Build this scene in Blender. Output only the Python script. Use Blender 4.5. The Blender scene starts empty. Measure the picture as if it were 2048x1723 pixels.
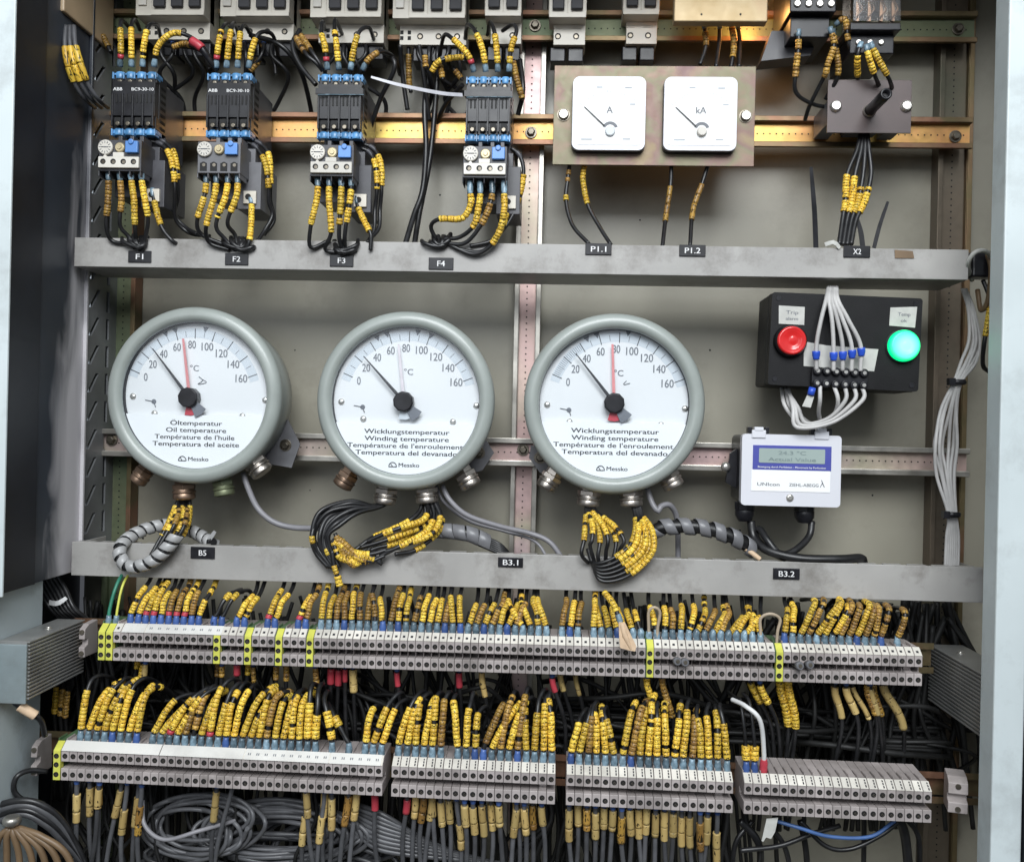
import bpy, math, random
from mathutils import Vector, Matrix

# ------------------------------------------------------------------ camera, light, exposure
U = 0.0005                      # one scene unit of the drawing = half a millimetre
D = 1900.0                      # eye to the plane y = 0
F_PX = 1900.0
YAW = math.atan(86 / F_PX)
ROLL = math.radians(1.3)
sc = bpy.context.scene
_Fw = Vector((-math.sin(YAW), math.cos(YAW), 0))
_R0 = Vector((math.cos(YAW), math.sin(YAW), 0))
_Up = Vector((0, 0, 1))
_R = _R0 * math.cos(ROLL) + _Up * math.sin(ROLL)
_U = _Up * math.cos(ROLL) - _R0 * math.sin(ROLL)
cam_d = bpy.data.cameras.new('camera')
cam = bpy.data.objects.new('camera', cam_d)
sc.collection.objects.link(cam)
m = Matrix.Identity(4)
for i in range(3):
    m[i][0] = _R[i]; m[i][1] = _U[i]; m[i][2] = -_Fw[i]
m[1][3] = -D * U
cam.matrix_world = m
cam_d.sensor_width = 36
cam_d.lens = 36 * F_PX / 2048
cam_d.clip_start = 0.01
cam_d.clip_end = 50
sc.camera = cam

w = bpy.data.worlds.new('World'); sc.world = w; w.use_nodes = True
wn = w.node_tree; wn.nodes.clear()
wo = wn.nodes.new('ShaderNodeOutputWorld'); bg = wn.nodes.new('ShaderNodeBackground')
tc = wn.nodes.new('ShaderNodeTexCoord'); sp = wn.nodes.new('ShaderNodeSeparateXYZ')
cr = wn.nodes.new('ShaderNodeValToRGB'); mp = wn.nodes.new('ShaderNodeMapRange')
mp.inputs['From Min'].default_value = -1; mp.inputs['From Max'].default_value = 1
wn.links.new(tc.outputs['Generated'], sp.inputs[0]); wn.links.new(sp.outputs['Z'], mp.inputs['Value'])
wn.links.new(mp.outputs[0], cr.inputs[0]); wn.links.new(cr.outputs[0], bg.inputs[0]); wn.links.new(bg.outputs[0], wo.inputs[0])
e = cr.color_ramp.elements
e[0].position = 0.30; e[0].color = (0.04, 0.04, 0.045, 1)
e[1].position = 0.75; e[1].color = (0.86, 0.94, 1.0, 1)
x = e.new(0.48); x.color = (0.14, 0.15, 0.17, 1)
x = e.new(0.56); x.color = (0.60, 0.68, 0.76, 1)
bg.inputs[1].default_value = 0.58

def area(name, loc, target, sx, sy, power, col):
    l = bpy.data.lights.new(name, 'AREA'); l.shape = 'RECTANGLE'; l.size = sx; l.size_y = sy; l.energy = power; l.color = col
    o = bpy.data.objects.new(name, l); sc.collection.objects.link(o)
    o.location = loc
    o.rotation_euler = (Vector(target) - Vector(loc)).to_track_quat('-Z', 'Y').to_euler()
    return o
area('daylight_front', (0.1, -1.9, 1.35), (0.0, 0, 0.0), 1.4, 1.1, 60, (0.95, 0.98, 1.0))
area('daylight_low', (-0.7, -2.3, 0.6), (0, 0, 0.1), 1.4, 1.0, 9, (0.92, 0.96, 1.0))

sc.view_settings.view_transform = 'Standard'
sc.view_settings.look = 'None'
sc.view_settings.gamma = 1
sc.view_settings.exposure = 0.12

# ------------------------------------------------------------------ geometry helpers
def P(px, py, y):
    """world point (drawing units) seen at pixel px,py of the 2048 px photo, on the vertical plane at depth y"""
    r = _Fw * F_PX + _R * (px - 1024) + _U * (861.5 - py)
    t = (y + D) / r.y
    return Vector((r.x * t, y, r.z * t))
def RECT(x0, y0, x1, y1, y):
    mx, my = (x0 + x1) / 2, (y0 + y1) / 2
    return (P(x0, my, y).x, P(x1, my, y).x, P(mx, y1, y).z, P(mx, y0, y).z)   # X0 X1 Z0 Z1

rnd = random.Random(7)

def noise_mat(name, col, rough=0.5, metal=0.0, var=0.12, scale=60, bump=0.0, bscale=400, col2=None, dirt=0.0, rvar=0.1, rand=0.0, coat=0.0):
    mt = bpy.data.materials.new(name); mt.use_nodes = True
    nt = mt.node_tree; b = nt.nodes['Principled BSDF']; L = nt.links.new
    tc = nt.nodes.new('ShaderNodeTexCoord'); gm = nt.nodes.new('ShaderNodeNewGeometry')
    n = nt.nodes.new('ShaderNodeTexNoise'); n.inputs['Scale'].default_value = scale; n.inputs['Detail'].default_value = 6
    L(gm.outputs['Position'], n.inputs['Vector'])
    r = nt.nodes.new('ShaderNodeValToRGB'); L(n.outputs['Fac'], r.inputs[0])
    c2 = col2 or tuple(min(1, c * (1 + var)) for c in col)
    c1 = tuple(c * (1 - var) for c in col) if not col2 else col
    r.color_ramp.elements[0].position = 0.35; r.color_ramp.elements[0].color = (*c1, 1)
    r.color_ramp.elements[1].position = 0.65; r.color_ramp.elements[1].color = (*c2, 1)
    out = r.outputs[0]
    if rand > 0:
        oi = nt.nodes.new('ShaderNodeObjectInfo'); mr = nt.nodes.new('ShaderNodeMapRange')
        mr.inputs['To Min'].default_value = 1 - rand; mr.inputs['To Max'].default_value = 1 + rand
        L(oi.outputs['Random'], mr.inputs['Value'])
        mx = nt.nodes.new('ShaderNodeVectorMath'); mx.operation = 'SCALE'
        L(out, mx.inputs[0]); L(mr.outputs[0], mx.inputs['Scale']); out = mx.outputs[0]
    if dirt > 0:
        n2 = nt.nodes.new('ShaderNodeTexNoise'); n2.inputs['Scale'].default_value = 14; n2.inputs['Detail'].default_value = 9; n2.inputs['Roughness'].default_value = 0.7
        L(gm.outputs['Position'], n2.inputs['Vector'])
        r2 = nt.nodes.new('ShaderNodeMapRange'); r2.inputs['From Min'].default_value = 0.5; r2.inputs['From Max'].default_value = 0.72
        r2.inputs['To Max'].default_value = dirt; L(n2.outputs['Fac'], r2.inputs['Value'])
        m2 = nt.nodes.new('ShaderNodeMixRGB'); L(r2.outputs[0], m2.inputs[0]); L(out, m2.inputs[1]); m2.inputs[2].default_value = (0.09, 0.075, 0.06, 1)
        out = m2.outputs[0]
    L(out, b.inputs['Base Color'])
    rr = nt.nodes.new('ShaderNodeMapRange'); rr.inputs['To Min'].default_value = max(0.03, rough - rvar); rr.inputs['To Max'].default_value = min(1, rough + rvar)
    L(n.outputs['Fac'], rr.inputs['Value']); L(rr.outputs[0], b.inputs['Roughness'])
    b.inputs['Metallic'].default_value = metal
    b.inputs['Coat Weight'].default_value = coat
    if bump > 0:
        n3 = nt.nodes.new('ShaderNodeTexNoise'); n3.inputs['Scale'].default_value = bscale; n3.inputs['Detail'].default_value = 4
        L(gm.outputs['Position'], n3.inputs['Vector'])
        bp = nt.nodes.new('ShaderNodeBump'); bp.inputs['Strength'].default_value = bump; bp.inputs['Distance'].default_value = 0.0006
        L(n3.outputs['Fac'], bp.inputs['Height']); L(bp.outputs[0], b.inputs['Normal'])
    return mt

def zinc_mat(name, stops, scale=9, rough=0.38, metal=0.75):
    """yellow passivated zinc: colour wanders between gold, pink and green"""
    mt = bpy.data.materials.new(name); mt.use_nodes = True
    nt = mt.node_tree; b = nt.nodes['Principled BSDF']; L = nt.links.new
    gm = nt.nodes.new('ShaderNodeNewGeometry')
    n = nt.nodes.new('ShaderNodeTexNoise'); n.inputs['Scale'].default_value = scale; n.inputs['Detail'].default_value = 5; n.inputs['Distortion'].default_value = 0.6
    L(gm.outputs['Position'], n.inputs['Vector'])
    r = nt.nodes.new('ShaderNodeValToRGB'); L(n.outputs['Fac'], r.inputs[0])
    el = r.color_ramp.elements
    el[0].position = 0.3; el[0].color = (*stops[0], 1); el[1].position = 0.7; el[1].color = (*stops[-1], 1)
    k = len(stops)
    for i in range(1, k - 1):
        q = el.new(0.3 + 0.4 * i / (k - 1)); q.color = (*stops[i], 1)
    n2 = nt.nodes.new('ShaderNodeTexNoise'); n2.inputs['Scale'].default_value = 120; n2.inputs['Detail'].default_value = 6
    L(gm.outputs['Position'], n2.inputs['Vector'])
    mx = nt.nodes.new('ShaderNodeMixRGB'); mx.blend_type = 'MULTIPLY'; mx.inputs[0].default_value = 0.35
    L(r.outputs[0], mx.inputs[1]); L(n2.outputs['Fac'], mx.inputs[2]); L(mx.outputs[0], b.inputs['Base Color'])
    mr = nt.nodes.new('ShaderNodeMapRange'); mr.inputs['To Min'].default_value = rough - .12; mr.inputs['To Max'].default_value = rough + .18
    L(n2.outputs['Fac'], mr.inputs['Value']); L(mr.outputs[0], b.inputs['Roughness'])
    b.inputs['Metallic'].default_value = metal
    return mt

def sleeve_mat(name, colA, colB, ink=0.60):
    """printed wire marker: per-ring colour changes and small black characters, laid out on the sleeve's own UV"""
    mt = bpy.data.materials.new(name); mt.use_nodes = True
    nt = mt.node_tree; b = nt.nodes['Principled BSDF']; L = nt.links.new
    uv = nt.nodes.new('ShaderNodeUVMap'); oi = nt.nodes.new('ShaderNodeObjectInfo')
    sp = nt.nodes.new('ShaderNodeSeparateXYZ'); L(uv.outputs[0], sp.inputs[0])
    fl = nt.nodes.new('ShaderNodeMath'); fl.operation = 'FLOOR'; L(sp.outputs['Y'], fl.inputs[0])
    ad = nt.nodes.new('ShaderNodeMath'); ad.operation = 'MULTIPLY_ADD'; L(oi.outputs['Random'], ad.inputs[0]); ad.inputs[1].default_value = 91.7; L(fl.outputs[0], ad.inputs[2])
    wnz = nt.nodes.new('ShaderNodeTexWhiteNoise'); wnz.noise_dimensions = '1D'; L(ad.outputs[0], wnz.inputs['W'])
    mx = nt.nodes.new('ShaderNodeMixRGB'); L(wnz.outputs['Value'], mx.inputs[0]); mx.inputs[1].default_value = (*colA, 1); mx.inputs[2].default_value = (*colB, 1)
    # characters
    cb = nt.nodes.new('ShaderNodeCombineXYZ')
    m1 = nt.nodes.new('ShaderNodeMath'); m1.operation = 'MULTIPLY'; L(sp.outputs['X'], m1.inputs[0]); m1.inputs[1].default_value = 9
    m2 = nt.nodes.new('ShaderNodeMath'); m2.operation = 'MULTIPLY'; L(sp.outputs['Y'], m2.inputs[0]); m2.inputs[1].default_value = 2.3
    L(m1.outputs[0], cb.inputs[0]); L(m2.outputs[0], cb.inputs[1]); L(ad.outputs[0], cb.inputs[2])
    ns = nt.nodes.new('ShaderNodeTexNoise'); ns.inputs['Scale'].default_value = 1.6; ns.inputs['Detail'].default_value = 1
    L(cb.outputs[0], ns.inputs['Vector'])
    gt = nt.nodes.new('ShaderNodeMath'); gt.operation = 'GREATER_THAN'; L(ns.outputs['Fac'], gt.inputs[0]); gt.inputs[1].default_value = ink
    m3 = nt.nodes.new('ShaderNodeMixRGB'); L(gt.outputs[0], m3.inputs[0]); L(mx.outputs[0], m3.inputs[1]); m3.inputs[2].default_value = (0.03, 0.022, 0.01, 1)
    mr = nt.nodes.new('ShaderNodeMapRange'); mr.inputs['To Min'].default_value = 0.62; mr.inputs['To Max'].default_value = 1.1; L(oi.outputs['Random'], mr.inputs['Value'])
    sv = nt.nodes.new('ShaderNodeVectorMath'); sv.operation = 'SCALE'; L(m3.outputs[0], sv.inputs[0]); L(mr.outputs[0], sv.inputs['Scale'])
    L(sv.outputs[0], b.inputs['Base Color']); b.inputs['Roughness'].default_value = 0.42
    return mt

M = {}
M['back'] = noise_mat('back_panel_paint', (0.275, 0.26, 0.21), 0.38, var=0.13, scale=6, dirt=0.3, bump=0.12, bscale=500)
M['steel'] = noise_mat('channel_steel_paint', (0.345, 0.335, 0.32), 0.4, var=0.12, scale=12, dirt=0.75, bump=0.15)
M['frame_light'] = noise_mat('door_frame_paint', (0.56, 0.62, 0.63), 0.42, var=0.06, scale=9, dirt=0.3)
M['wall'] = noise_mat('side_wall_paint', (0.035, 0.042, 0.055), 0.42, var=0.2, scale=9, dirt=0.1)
M['wall_light'] = noise_mat('lower_wall_paint', (0.44, 0.50, 0.52), 0.5, var=0.15, scale=6, dirt=0.5)
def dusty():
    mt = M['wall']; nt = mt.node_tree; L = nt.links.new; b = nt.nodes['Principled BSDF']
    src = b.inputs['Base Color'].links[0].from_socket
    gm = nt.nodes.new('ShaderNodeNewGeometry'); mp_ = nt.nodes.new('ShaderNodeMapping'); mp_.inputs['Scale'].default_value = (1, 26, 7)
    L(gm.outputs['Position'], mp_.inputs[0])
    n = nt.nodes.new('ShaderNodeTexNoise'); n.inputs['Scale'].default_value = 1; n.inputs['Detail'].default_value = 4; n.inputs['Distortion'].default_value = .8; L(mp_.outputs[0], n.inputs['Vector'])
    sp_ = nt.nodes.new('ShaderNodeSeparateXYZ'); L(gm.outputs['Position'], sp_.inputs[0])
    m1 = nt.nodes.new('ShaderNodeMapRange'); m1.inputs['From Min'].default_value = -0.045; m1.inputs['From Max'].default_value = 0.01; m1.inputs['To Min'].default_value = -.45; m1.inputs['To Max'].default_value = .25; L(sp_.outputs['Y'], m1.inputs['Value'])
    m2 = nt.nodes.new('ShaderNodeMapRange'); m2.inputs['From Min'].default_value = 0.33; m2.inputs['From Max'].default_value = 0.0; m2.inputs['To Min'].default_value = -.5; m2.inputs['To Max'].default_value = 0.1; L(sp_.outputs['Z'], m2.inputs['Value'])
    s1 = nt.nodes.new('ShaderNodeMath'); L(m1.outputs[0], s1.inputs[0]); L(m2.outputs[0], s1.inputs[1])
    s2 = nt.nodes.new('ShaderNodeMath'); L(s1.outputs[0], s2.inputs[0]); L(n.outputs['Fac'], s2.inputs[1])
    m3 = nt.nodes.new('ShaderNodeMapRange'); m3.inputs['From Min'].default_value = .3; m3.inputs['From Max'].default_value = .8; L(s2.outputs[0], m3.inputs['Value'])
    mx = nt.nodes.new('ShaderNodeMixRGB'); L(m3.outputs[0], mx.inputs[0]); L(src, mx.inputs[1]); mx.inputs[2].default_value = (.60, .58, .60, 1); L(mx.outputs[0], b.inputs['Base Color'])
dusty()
M['strip'] = noise_mat('perforated_strip_paint', (0.16, 0.165, 0.17), 0.4, var=0.3, scale=10)
# dusty smears on the dark side wall: dirt thicker low down and towards the strip, paled to make up for weak light
M['seal'] = noise_mat('rubber_seal', (0.012, 0.014, 0.02), 0.5)
M['black'] = noise_mat('black_plastic', (0.014, 0.014, 0.017), 0.33, var=0.3, scale=80)
M['boxblack'] = noise_mat('matt_black_box', (0.007, 0.007, 0.008), 0.5, var=0.2, scale=50, bump=0.3, bscale=1500)
M['black'].node_tree.nodes['Principled BSDF'].inputs['Specular IOR Level'].default_value = 0.35
M['boxblack'].node_tree.nodes['Principled BSDF'].inputs['Specular IOR Level'].default_value = 0.25
M['dark'] = noise_mat('dark_recess', (0.006, 0.006, 0.006), 0.7)
M['cable'] = noise_mat('black_cable_jacket', (0.014, 0.014, 0.015), 0.36, var=0.3, scale=100, rand=0.3)
M['cablegrey'] = noise_mat('dark_grey_cable_jacket', (0.085, 0.086, 0.092), 0.4, var=0.15, scale=80, rand=0.35)
M['cablelight'] = noise_mat('light_grey_cable_jacket', (0.46, 0.45, 0.44), 0.45, var=0.08, scale=80, rand=0.1)
M['capillary'] = noise_mat('grey_capillary', (0.22, 0.215, 0.23), 0.4, var=0.08, scale=60)
M['darkgrey'] = noise_mat('dark_grey_plastic', (0.05, 0.05, 0.058), 0.4, var=0.2, scale=60)
M['midgrey'] = noise_mat('mid_grey_plastic', (0.13, 0.13, 0.14), 0.45, var=0.15, scale=60)
M['terminal'] = noise_mat('terminal_grey_plastic', (0.37, 0.33, 0.32), 0.42, var=0.10, scale=25, rand=0.16, dirt=0.55)
M['terminal_side'] = noise_mat('terminal_top_plastic', (0.22, 0.20, 0.20), 0.5, var=0.1, scale=25, rand=0.1)
M['marker'] = noise_mat('marker_tag_plastic', (0.64, 0.61, 0.55), 0.4, var=0.08, scale=15, rand=0.12, dirt=0.35)
M['cream'] = noise_mat('breaker_plastic', (0.64, 0.60, 0.52), 0.4, var=0.08, scale=30, dirt=0.1)
M['tan'] = noise_mat('tan_enamel', (0.47, 0.35, 0.22), 0.42, var=0.12, scale=15)
M['goldbox'] = zinc_mat('gold_passivated_box', [(0.50, 0.36, 0.18), (0.60, 0.47, 0.28), (0.50, 0.34, 0.20)], 14, 0.5, 0.35)
M['zinc_gold'] = zinc_mat('zinc_gold', [(0.78, 0.48, 0.13), (0.80, 0.42, 0.17), (0.66, 0.52, 0.13), (0.82, 0.54, 0.20)], 6)
M['zinc_brown'] = zinc_mat('zinc_brown', [(0.26, 0.16, 0.09), (0.32, 0.17, 0.11), (0.21, 0.17, 0.09), (0.27, 0.17, 0.10)], 8, 0.42)
M['zinc_pink'] = zinc_mat('zinc_pink', [(0.70, 0.50, 0.50), (0.66, 0.47, 0.44), (0.55, 0.50, 0.38), (0.72, 0.52, 0.56)], 5, 0.42, 0.55)
M['zinc_green'] = zinc_mat('zinc_green', [(0.13, 0.20, 0.12), (0.20, 0.22, 0.13), (0.12, 0.18, 0.11)], 5, 0.45, 0.5)
M['zinc_dull'] = zinc_mat('zinc_dull', [(0.15, 0.13, 0.10), (0.20, 0.16, 0.12), (0.13, 0.14, 0.10)], 6, 0.45, 0.6)
M['zinc_plate'] = zinc_mat('zinc_plate', [(0.26, 0.195, 0.115), (0.21, 0.13, 0.11), (0.19, 0.175, 0.105), (0.25, 0.17, 0.125), (0.19, 0.115, 0.11)], 22, 0.45, 0.35)
M['zinc_silver'] = noise_mat('zinc_silver', (0.42, 0.40, 0.36), 0.35, metal=0.8, var=0.25, scale=40)
M['nickel'] = noise_mat('nickel_gland', (0.42, 0.38, 0.34), 0.3, metal=0.9, var=0.25, scale=60)
M['bronze'] = noise_mat('bronze_gland', (0.25, 0.17, 0.12), 0.35, metal=0.8, var=0.3, scale=60)
M['bolt'] = noise_mat('bolt_steel', (0.17, 0.15, 0.12), 0.35, metal=0.8, var=0.3, scale=90)
M['bright'] = noise_mat('bright_screw', (0.66, 0.64, 0.60), 0.28, metal=0.8, var=0.1, scale=90)
M['bezel'] = noise_mat('gauge_bezel_paint', (0.31, 0.34, 0.32), 0.35, var=0.07, scale=18, coat=0.15, dirt=0.15, bump=0.05, bscale=900)
M['dial'] = noise_mat('dial_white', (0.75, 0.755, 0.75), 0.45, var=0.02, scale=10)
M['dialgrey'] = noise_mat('dial_band_grey', (0.60, 0.64, 0.67), 0.5, var=0.03, scale=10)
M['white'] = noise_mat('white_plate', (0.86, 0.87, 0.87), 0.4, var=0.02, scale=10)
M['whiteplastic'] = noise_mat('white_cover_plastic', (0.66, 0.665, 0.71), 0.35, var=0.02, scale=10)
M['ink'] = noise_mat('black_ink', (0.03, 0.03, 0.035), 0.6)
M['inkgrey'] = noise_mat('grey_ink', (0.16, 0.17, 0.19), 0.6)
M['endgrey'] = noise_mat('blue_grey_end_cover', (0.20, 0.24, 0.25), 0.45, var=0.15, scale=20, dirt=0.4)  # darkened so the sink's end face carries its shadow in the colour
M['striplabel'] = noise_mat('label_strip_white', (0.66, 0.65, 0.62), 0.4, var=0.05, scale=12, dirt=0.25)
M['tangle'] = noise_mat('rough_black_cable', (0.008, 0.008, 0.008), 0.6, var=0.5, scale=60)  # darker and rougher than the other black cables
M['faintink'] = noise_mat('faint_scale_ink', (0.36, 0.39, 0.43), 0.6)
M['loop'] = noise_mat('tan_loop_wire', (0.42, 0.34, 0.25), 0.45)
M['whiteink'] = noise_mat('white_ink', (0.75, 0.75, 0.75), 0.6)
M['red'] = noise_mat('red_plastic', (0.46, 0.05, 0.07), 0.35)
M['redpointer'] = noise_mat('red_pointer_paint', (0.66, 0.24, 0.24), 0.5)
M['pinkpointer'] = noise_mat('faded_pointer_paint', (0.66, 0.60, 0.62), 0.5)
M['blue'] = noise_mat('blue_terminal_plastic', (0.09, 0.25, 0.47), 0.3, var=0.35, scale=120)
M['bluebtn'] = noise_mat('blue_button', (0.10, 0.26, 0.62), 0.35)
M['bluelug'] = noise_mat('blue_ferrule', (0.05, 0.10, 0.28), 0.35, rand=0.3)
M['lug'] = noise_mat('translucent_blue_grey_ferrule', (0.15, 0.22, 0.27), 0.25, var=0.35, scale=250, rand=0.45)
M['brightblue'] = noise_mat('bright_blue_ferrule', (0.03, 0.09, 0.55), 0.3)
M['brown'] = noise_mat('brown_plate', (0.085, 0.062, 0.06), 0.42, var=0.12, scale=30)
M['earthyellow'] = noise_mat('earth_yellow', (0.60, 0.60, 0.10), 0.45, var=0.12, scale=60)
M['earthgreen'] = noise_mat('earth_green', (0.08, 0.15, 0.07), 0.5, var=0.2, scale=60)
M['tape'] = noise_mat('paper_tape', (0.50, 0.50, 0.47), 0.7, var=0.08, scale=120)
M['spiral'] = noise_mat('grey_spiral_wrap', (0.36, 0.36, 0.36), 0.35, var=0.1, scale=60)
M['spiraldark'] = noise_mat('dark_spiral_wrap', (0.17, 0.17, 0.18), 0.35, var=0.1, scale=60)
M['aluminium'] = noise_mat('extruded_aluminium', (0.36, 0.36, 0.35), 0.42, metal=0.6, var=0.12, scale=30)
M['lcd'] = noise_mat('lcd_glass', (0.33, 0.40, 0.38), 0.15, var=0.04, scale=20)
M['lcdink'] = noise_mat('lcd_segments', (0.19, 0.24, 0.24), 0.3)
M['panelblue'] = noise_mat('display_panel_blue', (0.07, 0.08, 0.34), 0.35, var=0.03)
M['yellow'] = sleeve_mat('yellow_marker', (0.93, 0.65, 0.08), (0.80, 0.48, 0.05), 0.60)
M['yellowdull'] = sleeve_mat('dull_yellow_marker', (0.52, 0.31, 0.06), (0.30, 0.16, 0.045))  # browner markers; the darker yellow also stands in for shade on some wires
M['tansleeve'] = sleeve_mat('tan_marker', (0.58, 0.43, 0.17), (0.50, 0.35, 0.13), 0.68)
M['greenwire'] = noise_mat('green_wire', (0.03, 0.20, 0.13), 0.4)
M['bluewire'] = noise_mat('blue_wire', (0.06, 0.13, 0.32), 0.4)
M['whitewire'] = noise_mat('white_wire', (0.60, 0.60, 0.60), 0.4)
M['lightstrap'] = noise_mat('grey_white_strap', (0.46, 0.46, 0.50), 0.3)
M['orangewire'] = noise_mat('tan_wire', (0.17, 0.11, 0.06), 0.45)
M['masking'] = noise_mat('masking_tape', (0.62, 0.45, 0.30), 0.6, var=0.1, scale=150)
M['brass'] = noise_mat('brass_button', (0.50, 0.42, 0.26), 0.35, metal=0.3)
def emit(name, col, s):
    mt = bpy.data.materials.new(name); mt.use_nodes = True; b = mt.node_tree.nodes['Principled BSDF']
    b.inputs['Base Color'].default_value = (*col, 1); b.inputs['Roughness'].default_value = 0.25
    nt = mt.node_tree
    # brighter where the bulb sits behind the middle of the lens
    tc = nt.nodes.new('ShaderNodeTexCoord'); g = nt.nodes.new('ShaderNodeTexGradient'); g.gradient_type = 'SPHERICAL'
    mpn = nt.nodes.new('ShaderNodeMapping'); mpn.inputs['Scale'].default_value = (1 / (30 * U),) * 3
    nt.links.new(tc.outputs['Object'], mpn.inputs[0]); nt.links.new(mpn.outputs[0], g.inputs[0])
    r = nt.nodes.new('ShaderNodeValToRGB'); r.color_ramp.elements[0].color = (*[c * .75 for c in col], 1); r.color_ramp.elements[1].color = (0.30, 1.0, 0.80, 1)
    r.color_ramp.elements[1].position = 0.62
    nt.links.new(g.outputs[0], r.inputs[0]); nt.links.new(r.outputs[0], b.inputs['Emission Color'])
    b.inputs['Emission Strength'].default_value = s
    return mt
M['greenlamp'] = emit('lit_green_lens', (0.0, 0.80, 0.24), 1.6)
M['redlens'] = noise_mat('unlit_red_lens', (0.65, 0.02, 0.02), 0.2, coat=0.5)
def glassy(name, tint=(1, 1, 1), fac=0.06, rough=0.05):
    mt = bpy.data.materials.new(name); mt.use_nodes = True; nt = mt.node_tree; nt.nodes.clear()
    o = nt.nodes.new('ShaderNodeOutputMaterial'); t = nt.nodes.new('ShaderNodeBsdfTransparent'); g = nt.nodes.new('ShaderNodeBsdfGlossy')
    t.inputs[0].default_value = (*tint, 1); g.inputs['Roughness'].default_value = rough
    f = nt.nodes.new('ShaderNodeLayerWeight'); f.inputs['Blend'].default_value = 0.25
    a = nt.nodes.new('ShaderNodeMath'); a.operation = 'MULTIPLY_ADD'; a.inputs[1].default_value = 0.14; a.inputs[2].default_value = fac
    nt.links.new(f.outputs['Fresnel'], a.inputs[0])
    mx = nt.nodes.new('ShaderNodeMixShader'); nt.links.new(a.outputs[0], mx.inputs[0]); nt.links.new(t.outputs[0], mx.inputs[1]); nt.links.new(g.outputs[0], mx.inputs[2])
    nt.links.new(mx.outputs[0], o.inputs[0]); return mt
M['glass'] = glassy('gauge_glass', (0.98, 0.99, 1.0), 0.012, 0.12)
M['clear'] = glassy('clear_relay_cover', (0.85, 0.80, 0.75), 0.12, 0.12)

class MB:
    def __init__(s): s.v = []; s.f = []; s.m = []; s.sm = []; s.uv = {}
    def add(s, vs, fs, mi=0, smooth=False, uvs=None):
        o = len(s.v); s.v += [tuple(a) for a in vs]
        for f in fs: s.f.append(tuple(i + o for i in f)); s.m.append(mi); s.sm.append(smooth)
        if uvs:
            for i, q in enumerate(uvs): s.uv[o + i] = q
        return s
    def box(s, x0, x1, y0, y1, z0, z1, mi=0):
        if x0 > x1: x0, x1 = x1, x0
        if y0 > y1: y0, y1 = y1, y0
        if z0 > z1: z0, z1 = z1, z0
        vs = [(x0, y0, z0), (x1, y0, z0), (x1, y1, z0), (x0, y1, z0), (x0, y0, z1), (x1, y0, z1), (x1, y1, z1), (x0, y1, z1)]
        return s.add(vs, [(0, 3, 2, 1), (4, 5, 6, 7), (0, 1, 5, 4), (1, 2, 6, 5), (2, 3, 7, 6), (3, 0, 4, 7)], mi)
    def prism(s, pts, y0, y1, mi=0, smooth=False):
        """polygon given counter-clockwise in (x,z), extruded in y"""
        n = len(pts); vs = [(p[0], y0, p[1]) for p in pts] + [(p[0], y1, p[1]) for p in pts]
        s.add(vs, [tuple(range(n)), tuple(range(2 * n - 1, n - 1, -1))], mi)
        return s.add(vs, [(i, i + n, (i + 1) % n + n, (i + 1) % n) for i in range(n)], mi, smooth)
    def prismx(s, pts, x0, x1, mi=0):
        n = len(pts); vs = [(x0, p[0], p[1]) for p in pts] + [(x1, p[0], p[1]) for p in pts]
        return s.add(vs, [tuple(range(n - 1, -1, -1)), tuple(range(n, 2 * n))] + [(i, (i + 1) % n, (i + 1) % n + n, i + n) for i in range(n)], mi)
    def lathe(s, c, ax, prof, n=24, mi=0, smooth=True, capa=True, capb=True, rot=0):
        ax = Vector(ax).normalized(); a = ax.orthogonal().normalized(); b = ax.cross(a); c = Vector(c)
        vs = []
        for (r, h) in prof:
            for i in range(n):
                t = 2 * math.pi * i / n + rot
                vs.append(c + ax * h + a * (r * math.cos(t)) + b * (r * math.sin(t)))
        fs = []
        for k in range(len(prof) - 1):
            for i in range(n):
                j = (i + 1) % n
                fs.append((k * n + i, k * n + j, (k + 1) * n + j, (k + 1) * n + i))
        s.add(vs, fs, mi, smooth)
        o = len(s.v) - len(vs)
        if capa: s.f.append(tuple(o + i for i in range(n - 1, -1, -1))); s.m.append(mi); s.sm.append(False)
        if capb: s.f.append(tuple(o + (len(prof) - 1) * n + i for i in range(n))); s.m.append(mi); s.sm.append(False)
        return s
    def cyl(s, c, ax, r, h, n=16, mi=0, smooth=True, bev=0):
        if bev: return s.lathe(c, ax, [(r, 0), (r, h - bev), (r - bev, h)], n, mi, smooth)
        return s.lathe(c, ax, [(r, 0), (r, h)], n, mi, smooth)
    def tube(s, path, r, n=8, mi=0, caps=True, uv0=0, uvlen=8.0):
        fr = frames(path); vs = []; uvs = []; L = uv0
        for k, (p, a, b) in enumerate(fr):
            if k: L += (p - fr[k - 1][0]).length / uvlen
            rr = r[k] if isinstance(r, (list, tuple)) else r
            for i in range(n):
                t = 2 * math.pi * i / n
                vs.append(p + a * (rr * math.cos(t)) + b * (rr * math.sin(t))); uvs.append((i / n, L))
        fs = []
        for k in range(len(fr) - 1):
            for i in range(n):
                j = (i + 1) % n
                fs.append((k * n + i, k * n + j, (k + 1) * n + j, (k + 1) * n + i))
        s.add(vs, fs, mi, True, uvs)
        o = len(s.v) - len(vs)
        if caps:
            s.f.append(tuple(o + i for i in range(n - 1, -1, -1))); s.m.append(mi); s.sm.append(False)
            s.f.append(tuple(o + (len(fr) - 1) * n + i for i in range(n))); s.m.append(mi); s.sm.append(False)
        return s

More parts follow.
